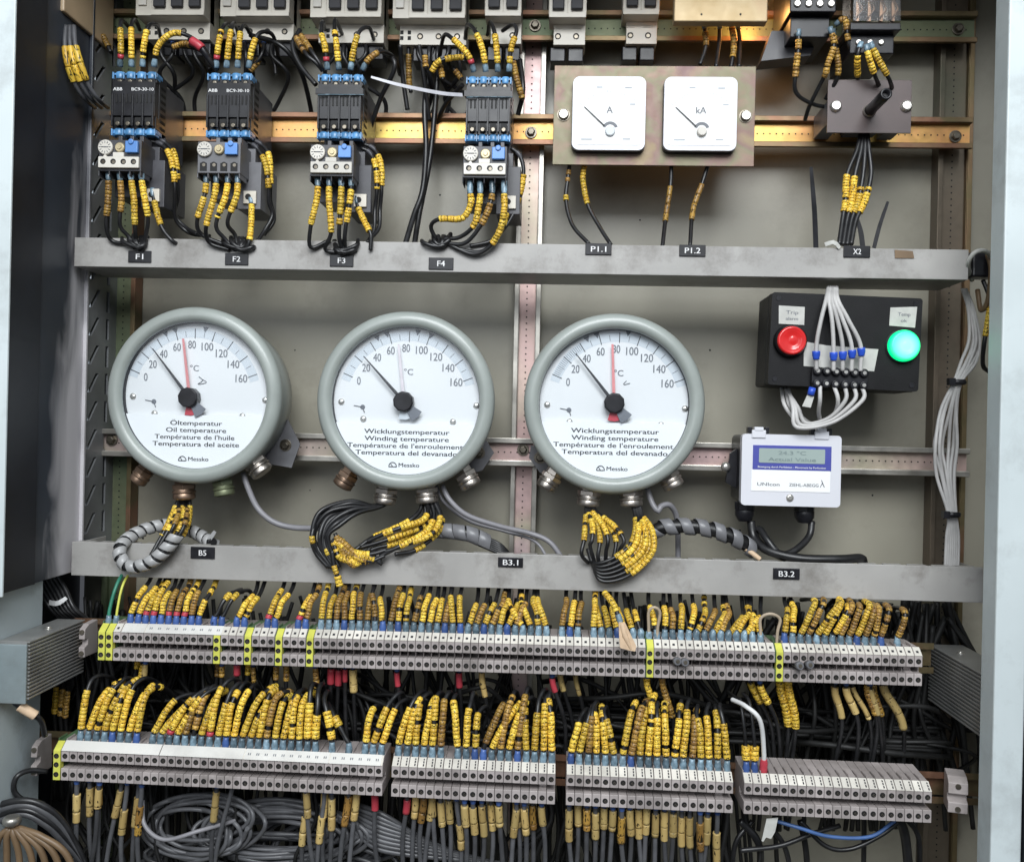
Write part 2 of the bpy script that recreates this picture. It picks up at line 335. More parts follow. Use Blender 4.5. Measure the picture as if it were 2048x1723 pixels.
def frames(path):
    out = []; n = len(path)
    a = None
    for i in range(n):
        t = (path[min(i + 1, n - 1)] - path[max(i - 1, 0)])
        t = t.normalized() if t.length > 1e-9 else Vector((0, 0, 1))
        if a is None:
            a = Vector((1, 0, 0)) - t * t.x
            if a.length < 0.2: a = Vector((0, -1, 0)) - t * (-t.y)
        else:
            a = a - t * a.dot(t)
            if a.length < 1e-4: a = t.orthogonal()
        a = a.normalized(); out.append((path[i], a, t.cross(a)))
    return out

def spline(pts, step=5.0):
    """Catmull-Rom through pts, resampled at even arc length"""
    pts = [Vector(p) for p in pts]
    q = [pts[0] * 2 - pts[1]] + pts + [pts[-1] * 2 - pts[-2]]
    raw = []
    for i in range(1, len(q) - 2):
        p0, p1, p2, p3 = q[i - 1], q[i], q[i + 1], q[i + 2]
        for k in range(12):
            t = k / 12
            raw.append(0.5 * ((2 * p1) + (p2 - p0) * t + (2 * p0 - 5 * p1 + 4 * p2 - p3) * t * t + (3 * p1 - p0 - 3 * p2 + p3) * t ** 3))
    raw.append(pts[-1].copy())
    out = [raw[0]]; acc = 0
    for i in range(1, len(raw)):
        seg = raw[i] - raw[i - 1]; l = seg.length
        while acc + l >= step and l > 1e-9:
            d = step - acc; p = raw[i] - seg.normalized() * (l - d); out.append(p.copy()); l -= d; acc = 0
        acc += l
    if (out[-1] - raw[-1]).length > step * 0.3: out.append(raw[-1])
    return out

def cut(path, a, b):
    """sub-path between arc lengths a and b"""
    L = [0]
    for i in range(1, len(path)): L.append(L[-1] + (path[i] - path[i - 1]).length)
    def at(s):
        s = max(0, min(L[-1], s))
        for i in range(1, len(L)):
            if s <= L[i]: return path[i - 1].lerp(path[i], (s - L[i - 1]) / max(1e-9, L[i] - L[i - 1]))
        return path[-1].copy()
    out = [at(a)] + [path[i] for i in range(len(path)) if a + .4 < L[i] < b - .4] + [at(b)]
    return out
def plen(path): return sum((path[i] - path[i - 1]).length for i in range(1, len(path)))

def link(o): sc.collection.objects.link(o); return o
LOC = {}
def obj(name, mb, mats, parent=None, loc=None, bevel=0, seg=2):
    """one mesh object; vertices are given in absolute drawing units"""
    if parent is not None: base = LOC[parent.name]
    else: base = Vector(loc) if loc is not None else Vector(mb.v[0])
    me = bpy.data.meshes.new(name)
    me.from_pydata([((a[0] - base[0]) * U, (a[1] - base[1]) * U, (a[2] - base[2]) * U) for a in mb.v], [], mb.f)
    if not isinstance(mats, (list, tuple)): mats = [mats]
    for q in mats: me.materials.append(M[q])
    me.polygons.foreach_set('material_index', mb.m); me.polygons.foreach_set('use_smooth', mb.sm)
    if mb.uv:
        ul = me.uv_layers.new(name='UVMap')
        for l in me.loops:
            ul.data[l.index].uv = mb.uv.get(l.vertex_index, (0, 0))
    me.update()
    o = link(bpy.data.objects.new(name, me))
    if parent is not None: o.parent = parent
    else: o.location = base * U
    LOC[o.name] = base
    if bevel:
        bv = o.modifiers.new('bevel', 'BEVEL'); bv.width = bevel * U; bv.segments = seg; bv.limit_method = 'ANGLE'; bv.angle_limit = math.radians(40)
    return o
def tag(o, label, cat, group=None, kind=None):
    o['label'] = label; o['category'] = cat
    if group: o['group'] = group
    if kind: o['kind'] = kind
    return o
def thing(name, label, cat, loc, group=None):
    o = link(bpy.data.objects.new(name, None)); o.empty_display_size = 0.01
    o.location = Vector(loc) * U; LOC[o.name] = Vector(loc)
    return tag(o, label, cat, group)
def copy_tree(o, parent=None):
    c = o.copy(); sc.collection.objects.link(c); c.parent = parent
    LOC[c.name] = LOC[o.name]
    for ch in [k for k in CH.get(o.name, [])]: pass
    for ch in list(o.children): copy_tree(ch, c)
    return c
CH = {}
def dup(o, loc, label, group=None):
    c = copy_tree(o); c.location = Vector(loc) * U; LOC[c.name] = Vector(loc); c['label'] = label
    if group: c['group'] = group
    return c

# text as real flat lettering, fitted to a width and a cap height
_tc = {}
def _text(s):
    if s in _tc: return _tc[s]
    cu = bpy.data.curves.new('t', 'FONT'); cu.body = s; cu.resolution_u = 3
    to = bpy.data.objects.new('t', cu); sc.collection.objects.link(to)
    dg = bpy.context.evaluated_depsgraph_get(); me = bpy.data.meshes.new_from_object(to.evaluated_get(dg))
    vs = [(v.co.x, v.co.y) for v in me.vertices]; fs = [tuple(p.vertices) for p in me.polygons]
    bpy.data.objects.remove(to); bpy.data.curves.remove(cu); bpy.data.meshes.remove(me)
    _tc[s] = (vs, fs); return _tc[s]
def TXT(mb, s, cx, y, zb, w, h, mi=0, rot=0):
    """centre cx, baseline zb, total width w, cap height h, facing the viewer (-y)"""
    vs, fs = _text(s)
    if not vs: return mb
    x0 = min(v[0] for v in vs); x1 = max(v[0] for v in vs)
    sx = w / (x1 - x0); sy = h / 0.69
    c, sn = math.cos(rot), math.sin(rot); out = []
    for v in vs:
        a = (v[0] - (x0 + x1) / 2) * sx; b = v[1] * sy
        out.append((cx + a * c - b * sn, y, zb + a * sn + b * c))
    mb.add(out, fs, mi)
    k = w / max(1, len(s)) * .055      # slightly bolder stroke
    mb.add([(q[0] + k * c, q[1] - .06, q[2] + k * sn) for q in out], fs, mi)
    return mb

def rings(mb, path, a, b, r, pitch=7.0, gap=0.7, n=8, mi=0, jit=0.045, skip=0.0):
    """row of short marker rings threaded on a cable between arc lengths a and b"""
    s = a; k = rnd.randint(0, 50)
    while s < b - 2:
        e = min(b, s + pitch * rnd.uniform(0.85, 1.15))
        if rnd.random() >= skip:
            p = cut(path, s + gap / 2, e - gap / 2)
            off = Vector((rnd.uniform(-1, 1), rnd.uniform(-1, 1), 0)) * r * jit
            p = [q + off for q in p]; rr = r * rnd.uniform(1 - jit, 1 + jit)
            k += 1
            mb.tube(p, rr, n, mi, True, k + 0.05, (e - s) * 1.1)
        s = e
    return mb

def wire(label, pts, r=4.5, mat='cable', sleeves=(), lug=None, name='wire', cat='wire', group=None, step=5.0, n=8, direct=False):
    """pts are (px,py,depth) or world vectors; sleeves: (from, to, material, radius, pitch) in drawing units along it"""
    w_ = [Vector(p) for p in pts] if direct else [P(*p) for p in pts]
    path = spline(w_, step)
    o = obj(name, MB().tube(path, r, n), mat, loc=path[0]); tag(o, label, cat, group)
    for sl in sleeves:
        a, b, mm, sr, pt = sl[:5]; sk = sl[5] if len(sl) > 5 else 0.04
        mb = MB(); rings(mb, path, a, min(b, plen(path) - 1), sr, pt, skip=sk)
        if mb.v: obj('marker_sleeve', mb, mm, o)
    if lug:
        for (a, b, mm, lr) in (lug if isinstance(lug, list) else [lug]):
            pp = cut(path, a, b); k = len(pp)
            obj('ferrule', MB().tube(pp, [lr * (1.0 if i < k * .6 else .8) for i in range(k)], 10), mm, o)
    return o
ORD = ['first', 'second', 'third', 'fourth', 'fifth', 'sixth', 'seventh', 'eighth', 'ninth', 'tenth', 'eleventh', 'twelfth']
def nth(i):
    if i < 12: return ORD[i]
    k = i + 1; s = 'th' if 10 <= k % 100 <= 20 else {1: 'st', 2: 'nd', 3: 'rd'}.get(k % 10, 'th')
    return '%d%s' % (k, s)

# ------------------------------------------------------------------ cabinet
BACK = 232
cab = thing('electrical_cabinet', 'open grey steel control cabinet holding gauges, relays and terminal rows', 'cabinet', (0, BACK, -900))
obj('back_panel', MB().box(-1070, 1010, BACK, BACK + 5, -1000, 1010), 'back', cab)
zl = P(90, 1148, 0).z
for px, py, r_ in ((286, 1076, 2.5), (742, 640, 2), (1420, 700, 2.4), (880, 390, 2.2), (590, 700, 1.8), (1480, 1060, 2.4), (1280, 440, 2), (1745, 990, 2.2), (620, 980, 1.6)):
    p = P(px, py, BACK); obj('drill_hole', MB().lathe((p.x, BACK, p.z), (0, -1, 0), [(r_, 0), (r_ * .8, .3)], 10), 'dark', cab)
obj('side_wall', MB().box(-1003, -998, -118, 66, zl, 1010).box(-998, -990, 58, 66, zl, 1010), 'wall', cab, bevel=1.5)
obj('side_wall', MB().box(1004, 1009, -160, BACK, -1000, 1010), 'back', cab)
obj('lower_side_wall', MB().box(-1018, -1010, -300, -60, -1000, zl - 4).box(-1080, -1010, -60, -55, -1000, zl - 4), 'wall_light', cab)
obj('outer_wall', MB().box(-1085, -1080, -55, BACK, -1000, 1010), 'seal', cab)  # coloured black so the slots in front of it read as shade
obj('roof', MB().box(-1090, 1010, -220, BACK + 5, 1010, 1016), 'back', cab)  # unseen cabinet roof, its depth shaped to shade the top row
obj('floor', MB().box(-1090, 1010, -150, BACK + 5, -1006, -1000), 'back', cab)  # unseen cabinet floor, added to keep the bottom dark
obj('door_frame', MB().box(-1140, -970, -262, -256, zl, 1010), 'frame_light', cab, bevel=2)
obj('door_seal', MB().box(-996, -990, -254, -119, zl, 1010), 'seal', cab, bevel=2)
obj('door_frame', MB().box(769, 821, -220, -166, -1000, 1010), 'frame_light', cab, bevel=3)
sb = MB().box(824, 900, -232, -180, -1000, 1010); obj('door_seal', sb, 'seal', cab, bevel=4)
# perforated strip with real slots on the left side
ps = MB()
X = -996
zt, zb_ = 1000, zl + 6
pitch = 60.5; z = zb_
while z < zt:
    for (ya, yb, q) in ((68, 138, [(78, 8), (92, 8), (128, 50), (114, 50)]), (138, 205, [(156, 6), (170, 6), (170, 52), (156, 52)])):
        o_ = [(X, ya, z), (X, yb, z), (X, yb, z + pitch), (X, ya, z + pitch)]
        i_ = [(X, a, z + b) for a, b in q]
        b_ = [(X - 4, a, z + b) for a, b in q]
        ps.add(o_ + i_ + b_, [(0, 1, 5, 4), (1, 2, 6, 5), (2, 3, 7, 6), (3, 0, 4, 7), (4, 5, 9, 8), (5, 6, 10, 9), (6, 7, 11, 10), (7, 4, 8, 11)])
    z += pitch
ps.box(X - 40, X, 205, 209, zb_, z)
obj('perforated_strip', ps, 'strip', cab)

def hrail(name, label, px0, px1, cpx, cpy, h, y, mc, ml, bolts=(), holes=True, lip=11, dep=16):
    x0 = P(px0, cpy, y).x; x1 = P(px1, cpy, y).x; zc = P(cpx, cpy, y).z
    t = thing(name, label, 'rail', ((x0 + x1) / 2, y, zc), 'horizontal mounting rails')
    h2 = h / 2
    mb = MB().box(x0, x1, y + dep, y + dep + 3, zc - h2 + lip, zc + h2 - lip)
    if holes:
        k = x0 + 12
        while k < x1 - 8:
            mb.lathe((k, y + dep - .4, zc - 1), (0, -1, 0), [(1.7, 0), (1.7, .2)], 8, 1); k += 13.6
    obj('rail_web', mb, [mc, 'dark'], t)
    for s in (-1, 1):
        a = zc + s * (h2 - lip); b = zc + s * h2
        m2 = MB().box(x0 - 1, x1 + 1, y, y + 3, a, b).box(x0 - .5, x1 + .5, y + 3, y + dep + 2.5, a - 1.2, a + 1.2)
        m2.box(x0 - 1, x1 + 1, y + 3, y + 9, b - s * 3, b)
        obj('rail_lip', m2, ml, t, bevel=1)
    for (bx, by) in bolts:
        p = P(bx, by, y + dep - 6); bolt(t, p, 11)
    return t
def bolt(t, p, r, mat='bolt', hexa=True):
    mb = MB().cyl((p.x, p.y + 5, p.z), (0, -1, 0), r * 1.18, 3, 20)
    mb.lathe((p.x, p.y + 2, p.z), (0, -1, 0), [(r * .82, 0), (r * .82, 6), (r * .62, 8)], 6 if hexa else 20, 0, not hexa, rot=.4)
    return obj('bolt', mb, mat, t, bevel=.5)
def vrail(label, cpx, cpy, w, mc, ml, mr, y=190, pz0=0, pz1=1150):
    xc = P(cpx, cpy, y).x; z1 = 1005; z0 = -995
    t = thing('vertical_rail', label, 'rail', (xc, y, 0), 'vertical mounting rails')
    h2 = w / 2; lip = 10; dep = 15
    mb = MB().box(xc - h2 + lip, xc + h2 - lip, y + dep, y + dep + 3, z0, z1)
    k = z0 + 10
    while k < z1:
        mb.lathe((xc - 2, y + dep - .4, k), (0, -1, 0), [(1.8, 0), (1.8, .2)], 8, 1); k += 13.6
    obj('rail_web', mb, [mc, 'dark'], t)
    for s, mm in ((-1, ml), (1, mr)):
        a = xc + s * (h2 - lip); b = xc + s * h2
        obj('rail_lip', MB().box(a, b, y, y + 3, z0, z1).box(a - 1.2, a + 1.2, y + 3, y + dep + 2, z0, z1).box(b - 3 if s > 0 else b, b if s > 0 else b + 3, y + 3, y + 40, z0, z1), mm, t, bevel=.8)
vrail('green tinted vertical perforated rail behind the left oil gauge', 238, 800, 62, 'zinc_green', 'zinc_green', 'zinc_brown')
vrail('pink tinted vertical perforated rail in the middle of the cabinet', 1053, 700, 58, 'zinc_pink', 'zinc_silver', 'zinc_silver')
vrail('dull brown vertical rail beside the right door frame', 1903, 700, 72, 'zinc_dull', 'zinc_dull', 'zinc_brown')

hrail('mounting_rail', 'topmost horizontal rail, carrying the circuit breakers', 190, 1955, 1084, 50, 66, 150, 'zinc_green', 'zinc_brown', [(1070, 50), (1918, 57)])
hrail('mounting_rail', 'gold horizontal rail carrying the contactors and ammeter plate', 185, 1946, 1064, 258, 66, 150, 'zinc_gold', 'zinc_brown', [(1062, 264), (1912, 272)])
hrail('mounting_rail', 'pinkish horizontal rail behind the three round gauges', 196, 1940, 1045, 904, 60, 150, 'zinc_pink', 'zinc_silver', [(222, 879), (1046, 899)])

def channel(label, pxl, pxr, ztp, zbt, dep):
    x0 = P(pxl, ztp[1], 0).x; x1 = P(pxr, ztp[1], 0).x; z1 = P(*ztp, 0).z; z0 = P(*zbt, 0).z
    mb = MB().box(x0, x1, 0, 3, z0, z1).box(x0, x1, 3, dep if pxl > 146 else 14, z0, z0 + 3)
    # top return flange with wire cut-outs
    k = x0 + 6
    while k < x1 - 40:
        mb.box(k, k + 34, 3, 26, z1 - 3, z1); k += 48
    mb.box(x0, x1, 3, 12, z1 - 3.5, z1 - .5)
    mb.box(x0, x0 + 3, 3, dep, z0 + 3, z1 - 4).box(x1 - 3, x1, 3, dep, z0 + 3, z1 - 4)
    o = obj('wiring_channel', mb, 'steel', loc=(x0, 0, z0), bevel=1)
    return tag(o, label, 'wiring channel', 'steel wiring channels')
channel('grey steel wiring channel above the round gauges, marked F1 to X2', 149, 1938, (1040, 487), (1040, 546), 143)
channel('grey steel wiring channel under the round gauges, marked B5 to B3.2', 143, 1968, (1040, 1108), (1040, 1177), 143)

def plate_label(text, px, py, w, h, y=-3, wt=None, extra=''):
    p = P(px, py, y)
    o = obj('channel_label', MB().box(p.x - w / 2, p.x + w / 2, y, y + 2.4, p.z - h / 2, p.z + h / 2), 'black', loc=p, bevel=1)
    tag(o, 'small black label reading %s%s' % (text, extra), 'label', 'black equipment labels')
    mb = TXT(MB(), text, p.x, y - .4, p.z - 5.5, wt or len(text) * 7.6, 11)
    obj('lettering', mb, 'whiteink', o)
for t_, px, py, w_, h_ in (('P1.1', 1197, 498, 52, 23), ('P1.2', 1385, 501, 52, 23), ('X2', 1714, 503, 52, 23), ('B5', 405, 1105, 50, 24),
                          ('B3.1', 1021, 1124, 50, 20), ('B3.2', 1573, 1147, 52, 22), ('F1', 279, 513, 48, 24), ('F2', 473, 518, 48, 24),
                          ('F3', 683, 521, 48, 24), ('F4', 882, 527, 50, 24)):
    plate_label(t_, px, py, w_, h_, extra=' on the %s channel' % ('upper' if py < 800 else 'lower'))
# brown scrap of old label
p = P(1809, 508, -2)
tag(obj('label_residue', MB().prism([(p.x - 18, p.z - 8), (p.x + 19, p.z - 8), (p.x + 16, p.z + 6), (p.x - 19, p.z + 8)], -2, -.5), 'orangewire', loc=p), 'torn brown scrap of old label on the upper channel', 'label')

# heat sinks at both ends of the upper terminal row
def heatsink(label, xs, xo, y0, y1, z0, z1, side, screwpos):
    xm = (xs + xo) / 2
    t = thing('heat_sink', label, 'heat sink', (xm, (y0 + y1) / 2, z0), 'ribbed heat sinks beside the terminals')
    mb = MB().box(xs + side * -4 if side > 0 else xs + 4, xo, y0, y1, z0, z1) if False else MB()
    inner = xs - side * 5
    mb.box(inner, xo, y0, y1, z0, z1)
    n = 15; hh = (z1 - z0 - 6) / n
    for i in range(n):
        za = z0 + 3 + i * hh
        mb.box(xs, inner, y0 + 1, y1 - 1, za, za + hh * .5)
    mb.box(xs, inner, y0, y1, z1 - 3, z1)
    obj('ribbed_body', mb, 'aluminium', t, bevel=.6, seg=1)
    obj('end_cover', MB().box(min(xs, xo) + 3, max(xs, xo) - 3, y0 - 5, y0, z0 - 4, z1 - 5), 'endgrey', t, bevel=1.5)
    sx, sy = screwpos
    mb = MB().cyl((sx, sy, z1), (0, 0, 1), 7, 1.5, 16).cyl((sx, sy, z1 + 1.5), (0, 0, 1), 4, 3, 16); obj('screw', mb, 'bright', t)
z1 = P(160, 1238, 0).z; z0 = P(160, 1345, 0).z
heatsink('ribbed aluminium heat sink left of the upper terminal row', -950, -1008, -205, 0, z0, z1, 1, (-975, -95))
z1 = P(1850, 1287, 100).z; z0 = P(1850, 1400, 100).z
heatsink('ribbed aluminium heat sink right of the upper terminal row', 781, 850, -160, 100, z0, z1, -1, (812, 20))

# ------------------------------------------------------------------ round temperature gauges
def gauge(label, hubpx, hubpy, rim, blk, red, redmat, lines, wts, glands, brandx, tag_deg=True, scribble=None):
    gx, gy = rim
    c = P(gx, gy, 0)
    t = thing('temperature_gauge', label, 'temperature gauge', c, 'round temperature gauges')
    cx, cz = c.x, c.z; AX = (0, -1, 0)
    obj('case', MB().lathe((cx, 95, cz), AX, [(120, -50), (160, -48), (168, -40), (171, 0), (171, 60), (168, 63)], 72), 'bezel', t)
    prof = [(170, -22), (178, -20), (181, -12), (181, -2), (178, 6), (172, 11), (163, 13), (156, 11), (151.5, 6), (150, -2), (150, -16)]
    obj('bezel', MB().lathe((cx, 12, cz), AX, prof, 96, capa=False, capb=False), 'bezel', t)
    yd = 27
    obj('dial', MB().lathe((cx, yd + 2, cz), AX, [(151, 0), (151, 2)], 72, smooth=False), 'dial', t)
    # pale grey band, ticks and numbers sit on the dial
    hub = P(hubpx, hubpy, yd); hx, hz = hub.x, hub.z
    h0 = hx; hx = hx + 6
    obj('dark_inner_ring', MB().lathe((cx, 27, cz), AX, [(151.2, 0), (149.6, 0.5), (149.6, 13), (151.2, 14)], 72, capa=False, capb=False), 'ink', t)  # black ring that paints the shadow line inside the bezel
    ang = lambda v: math.radians(157 - 0.85 * v)
    mb = MB(); seg = 64
    a0, a1 = ang(-6), ang(166); vs = []
    for i in range(seg + 1):
        a = a0 + (a1 - a0) * i / seg
        for r in (124, 143): vs.append((hx + r * math.cos(a), yd - .3, hz + r * math.sin(a)))
    mb.add(vs, [(2 * i, 2 * i + 2, 2 * i + 3, 2 * i + 1) for i in range(seg)], 0)
    obj('scale_band', mb, 'dialgrey', t)
    mb = MB()
    def tick(a, r0, r1, wd, mi=0):
        c_, s_ = math.cos(a), math.sin(a); px_, pz_ = -s_ * wd / 2, c_ * wd / 2
        mb.add([(hx + r0 * c_ + px_, yd - .7, hz + r0 * s_ + pz_), (hx + r0 * c_ - px_, yd - .7, hz + r0 * s_ - pz_), (hx + r1 * c_ - px_, yd - .7, hz + r1 * s_ - pz_), (hx + r1 * c_ + px_, yd - .7, hz + r1 * s_ + pz_)], [(0, 1, 2, 3)], mi)
    for v in range(0, 161, 20): tick(ang(v), 122, 143, 1.6)
    for v in range(10, 160, 20): tick(ang(v), 126, 138, 1.1, 1)
    if 'two' in scribble:
        for k in range(2, 42, 2): tick(ang(k), 128, 141, .9, 1)
    for v in scribble_tri:
        a = ang(v); c_, s_ = math.cos(a), math.sin(a); q = [(148, 6), (136, 0), (148, -6)]
        mb.add([(hx + r * c_ - s_ * o_, yd - .8, hz + r * s_ + c_ * o_) for r, o_ in q], [(0, 1, 2)], 1)
    obj('scale_marks', mb, ['ink', 'inkgrey'], t)
    mb = MB()
    hx = h0
    for i, v in enumerate(range(0, 161, 20)):
        a = ang(v); r = 102 + 13 * v / 160 if v < 160 else 114
        s = str(v); TXT(mb, s, hx + r * math.cos(a), yd - .7, hz + r * math.sin(a) - 7, len(s) * 8.4 - 1, 16)
    TXT(mb, '°C', hx + 8, yd - .7, hz + 55, 18, 12)
    if scribble == 'signature':
        mb.tube(spline([(hx + 18, yd - 1, hz + 44), (hx + 26, yd - 1, hz + 36), (hx + 16, yd - 1, hz + 28), (hx + 34, yd - 1, hz + 32), (hx + 26, yd - 1, hz + 38)], 3), .8, 5)
    if scribble == 'two':
        mb.tube(spline([(hx + 24, yd - 1, hz + 46), (hx + 18, yd - 1, hz + 38), (hx + 32, yd - 1, hz + 41)], 3), .7, 5)
    obj('scale_numbers', mb, 'inkgrey', t)
    # pointers
    hx, hz = (P(hubpx, hubpy, yd - 8).x, P(hubpx, hubpy, yd - 8).z)
    def pointer(name, tip, tail, w0, w1, y, mm, L2=46):
        tp = P(*tip, y); d = Vector((tp.x - hx, 0, tp.z - hz)); L = d.length; d.normalize(); n_ = Vector((-d.z, 0, d.x))
        b = Vector((hx, 0, hz)); q = [b + d * L, b + n_ * w0 - d * 0, b - n_ * w0]
        mb = MB().prism([(v.x, v.z) for v in (b + d * L + n_ * w1, b + n_ * w0, b - n_ * w0, b + d * L - n_ * w1)], y, y + 1.2)
        q = [b - d * 6 + n_ * 5, b - d * L2 + n_ * 14, b - d * (L2 + 3), b - d * L2 - n_ * 14, b - d * 6 - n_ * 5]
        m2 = MB().prism([(v.x, v.z) for v in q], y, y + 1.2)
        o = obj(name, mb, mm, t); return o, m2
    o, m2 = pointer('limit_pointer', red, 0, 3.2, 2.2, yd - 11, redmat, 34)
    obj('counterweight', m2, 'dialgrey' if redmat == 'pinkpointer' else 'red', o)
    o, m2 = pointer('pointer', blk, 0, 3.8, 0.9, yd - 14, 'ink', 40)
    obj('counterweight', m2, 'inkgrey', o)
    obj('hub', MB().lathe((hx, yd - 1, hz), AX, [(21, 0), (21, 20), (19, 22)], 10, 0, False, rot=.3), 'black', t, bevel=.8)
    for (dx, dz) in ((-134, -4), (143, -6), (-88, -38), (96, -40)):
        mb = MB().lathe((cx + dx, yd, cz + dz), AX, [(6.5, 0), (6.5, 1.5), (4, 3.4), (1.5, 4)], 16); obj('screw', mb, 'bright', t)
    # small grey adjusting pivot
    mb = MB().lathe((cx - 90, yd, cz - 14), AX, [(5, 0), (5, 1)], 14).tube([Vector((cx - 108, yd - 1, cz - 11)), Vector((cx - 90, yd - 1, cz - 14)), Vector((cx - 86, yd - 1, cz - 25))], .9, 5)
    obj('adjusting_mark', mb, 'inkgrey', t)
    # nameplate: lower segment of the circle
    zt_ = cz + rimtop; R_ = 149.5
    a = math.asin((zt_ - cz) / R_); pts = []
    n = 48
    a_s = math.pi - a; a_e = 2 * math.pi + a
    for i in range(n + 1):
        q = a_s + (a_e - a_s) * i / n; pts.append((cx + R_ * math.cos(q), cz + R_ * math.sin(q)))
    npl = obj('name_plate', MB().prism(pts, yd - 9, yd - 4), 'white', t)
    mb = MB()
    for k, (s, wd) in enumerate(zip(lines, wts)):
        TXT(mb, s, cx + 3 + (0, 0, -3, 0)[k], yd - 9.5, zt_ - 21 - k * 14.4, wd, 9.2)
    obj('lettering', mb, 'ink', npl)
    mb = TXT(MB(), 'Messko', cx + 9, yd - 9.5, cz - 134, 42, 8)
    lx = cx - 24; lz = cz - 134
    arc = [Vector((lx + 8 * math.cos(q), yd - 9.8, lz + 9 * math.sin(q))) for q in [math.pi * i / 10 for i in range(11)]]
    mb.tube(arc, .8, 5); mb.tube([Vector((lx - 8, yd - 9.8, lz)), Vector((lx + 8, yd - 9.8, lz))], .8, 5)
    mb.tube([Vector((lx, yd - 9.8, lz)), Vector((lx - 4, yd - 9.8, lz + 6))], .7, 5)
    obj('maker_mark', mb, 'ink', npl)
    obj('glass', MB().lathe((cx, yd - 18, cz), AX, [(150, 0), (150, 1.2)], 64), 'glass', t)
    # cable glands round the lower rim
    for (px, py, dx, dz, r, mm) in glands:
        p = P(px, py, 50); ax = Vector((dx, 0, dz)).normalized(); s = Vector((p.x, 50, p.z))
        mb = MB().lathe(s - ax * 24, ax, [(r * .8, 0), (r * .8, 16), (r, 17), (r, 26)], 6, 0, False)
        mb.lathe(s + ax * 2, ax, [(r * .86, 0), (r * .86, 4), (r * .98, 5), (r * .98, 8), (r * .86, 9), (r * .92, 12), (r * .92, 20), (r * .7, 23)], 20)
        obj('cable_gland', mb, mm, t, bevel=.5)
    return t

en = 'Wicklungstemperatur', 'Winding temperature', "Température de l'enroulement", 'Temperatura del devanado'
rimtop = -40; scribble_tri = (50, 60, 90)
gauge('round oil temperature gauge with red limit pointer, left of the two winding gauges', 380, 795, (384, 790), (305, 697), (366, 677), 'redpointer',
      ('Öltemperatur', 'Oil temperature', "Température de l'huile", 'Temperatura del aceite'), (108, 125, 166, 180),
      [(287, 945, -.55, -.83, 20, 'bronze'), (368, 975, .05, -1, 25, 'bronze'), (446, 968, .18, -.98, 23, 'zinc_green'), (513, 928, .62, -.78, 26, 'nickel')], 0, scribble='signature')
rimtop = -46; scribble_tri = (48, 58, 88, 101)
gauge('round winding temperature gauge with faded pale limit pointer, between the other two', 808, 803, (809, 801), (727, 712), (797, 688), 'pinkpointer',
      en, (174, 172, 236, 208), [(695, 953, -.5, -.86, 23, 'bronze'), (772, 984, -.1, -1, 25, 'nickel'), (853, 982, .08, -1, 25, 'nickel'), (932, 952, .5, -.86, 24, 'nickel')], 0, scribble='none')
rimtop = -38; scribble_tri = (48, 58, 88)
gauge('round winding temperature gauge with red limit pointer, right of the pink rail', 1228, 806, (1229, 807), (1152, 707), (1225, 688), 'redpointer',
      en, (176, 174, 240, 212), [(1102, 956, -.5, -.86, 23, 'nickel'), (1178, 988, -.08, -1, 25, 'nickel'), (1262, 988, .06, -1, 25, 'nickel'), (1338, 954, .5, -.86, 24, 'nickel')], 0, scribble='two')
# angled grey mounting tabs of the gauges, each bolted on the rail
for (label, pts, b) in (('grey angled bracket bolted to the rail at the lower right of the oil gauge', [(520, 900), (575, 838), (600, 888), (583, 935), (525, 925)], (571, 890)),
                        ('grey angled bracket bolted to the rail between the two winding gauges', [(930, 905), (965, 868), (988, 905), (965, 940), (930, 950)], (958, 905)),
                        ('grey angled bracket bolted to the rail just right of the pink rail', [(1062, 890), (1100, 900), (1110, 950), (1080, 945), (1058, 915)], (1080, 915))):
    y = 118
    w_ = [P(a, b_, y) for a, b_ in pts]; w_ = [(v.x, v.z) for v in w_][::-1]
    c = P(*b, y)
    o = thing('gauge_bracket', label, 'bracket', c, 'gauge mounting brackets')
    obj('bracket_plate', MB().prism(w_[::-1], y, y + 5), 'midgrey', o, bevel=1); bolt(o, Vector((c.x, y - 3, c.z)), 11, 'bolt')

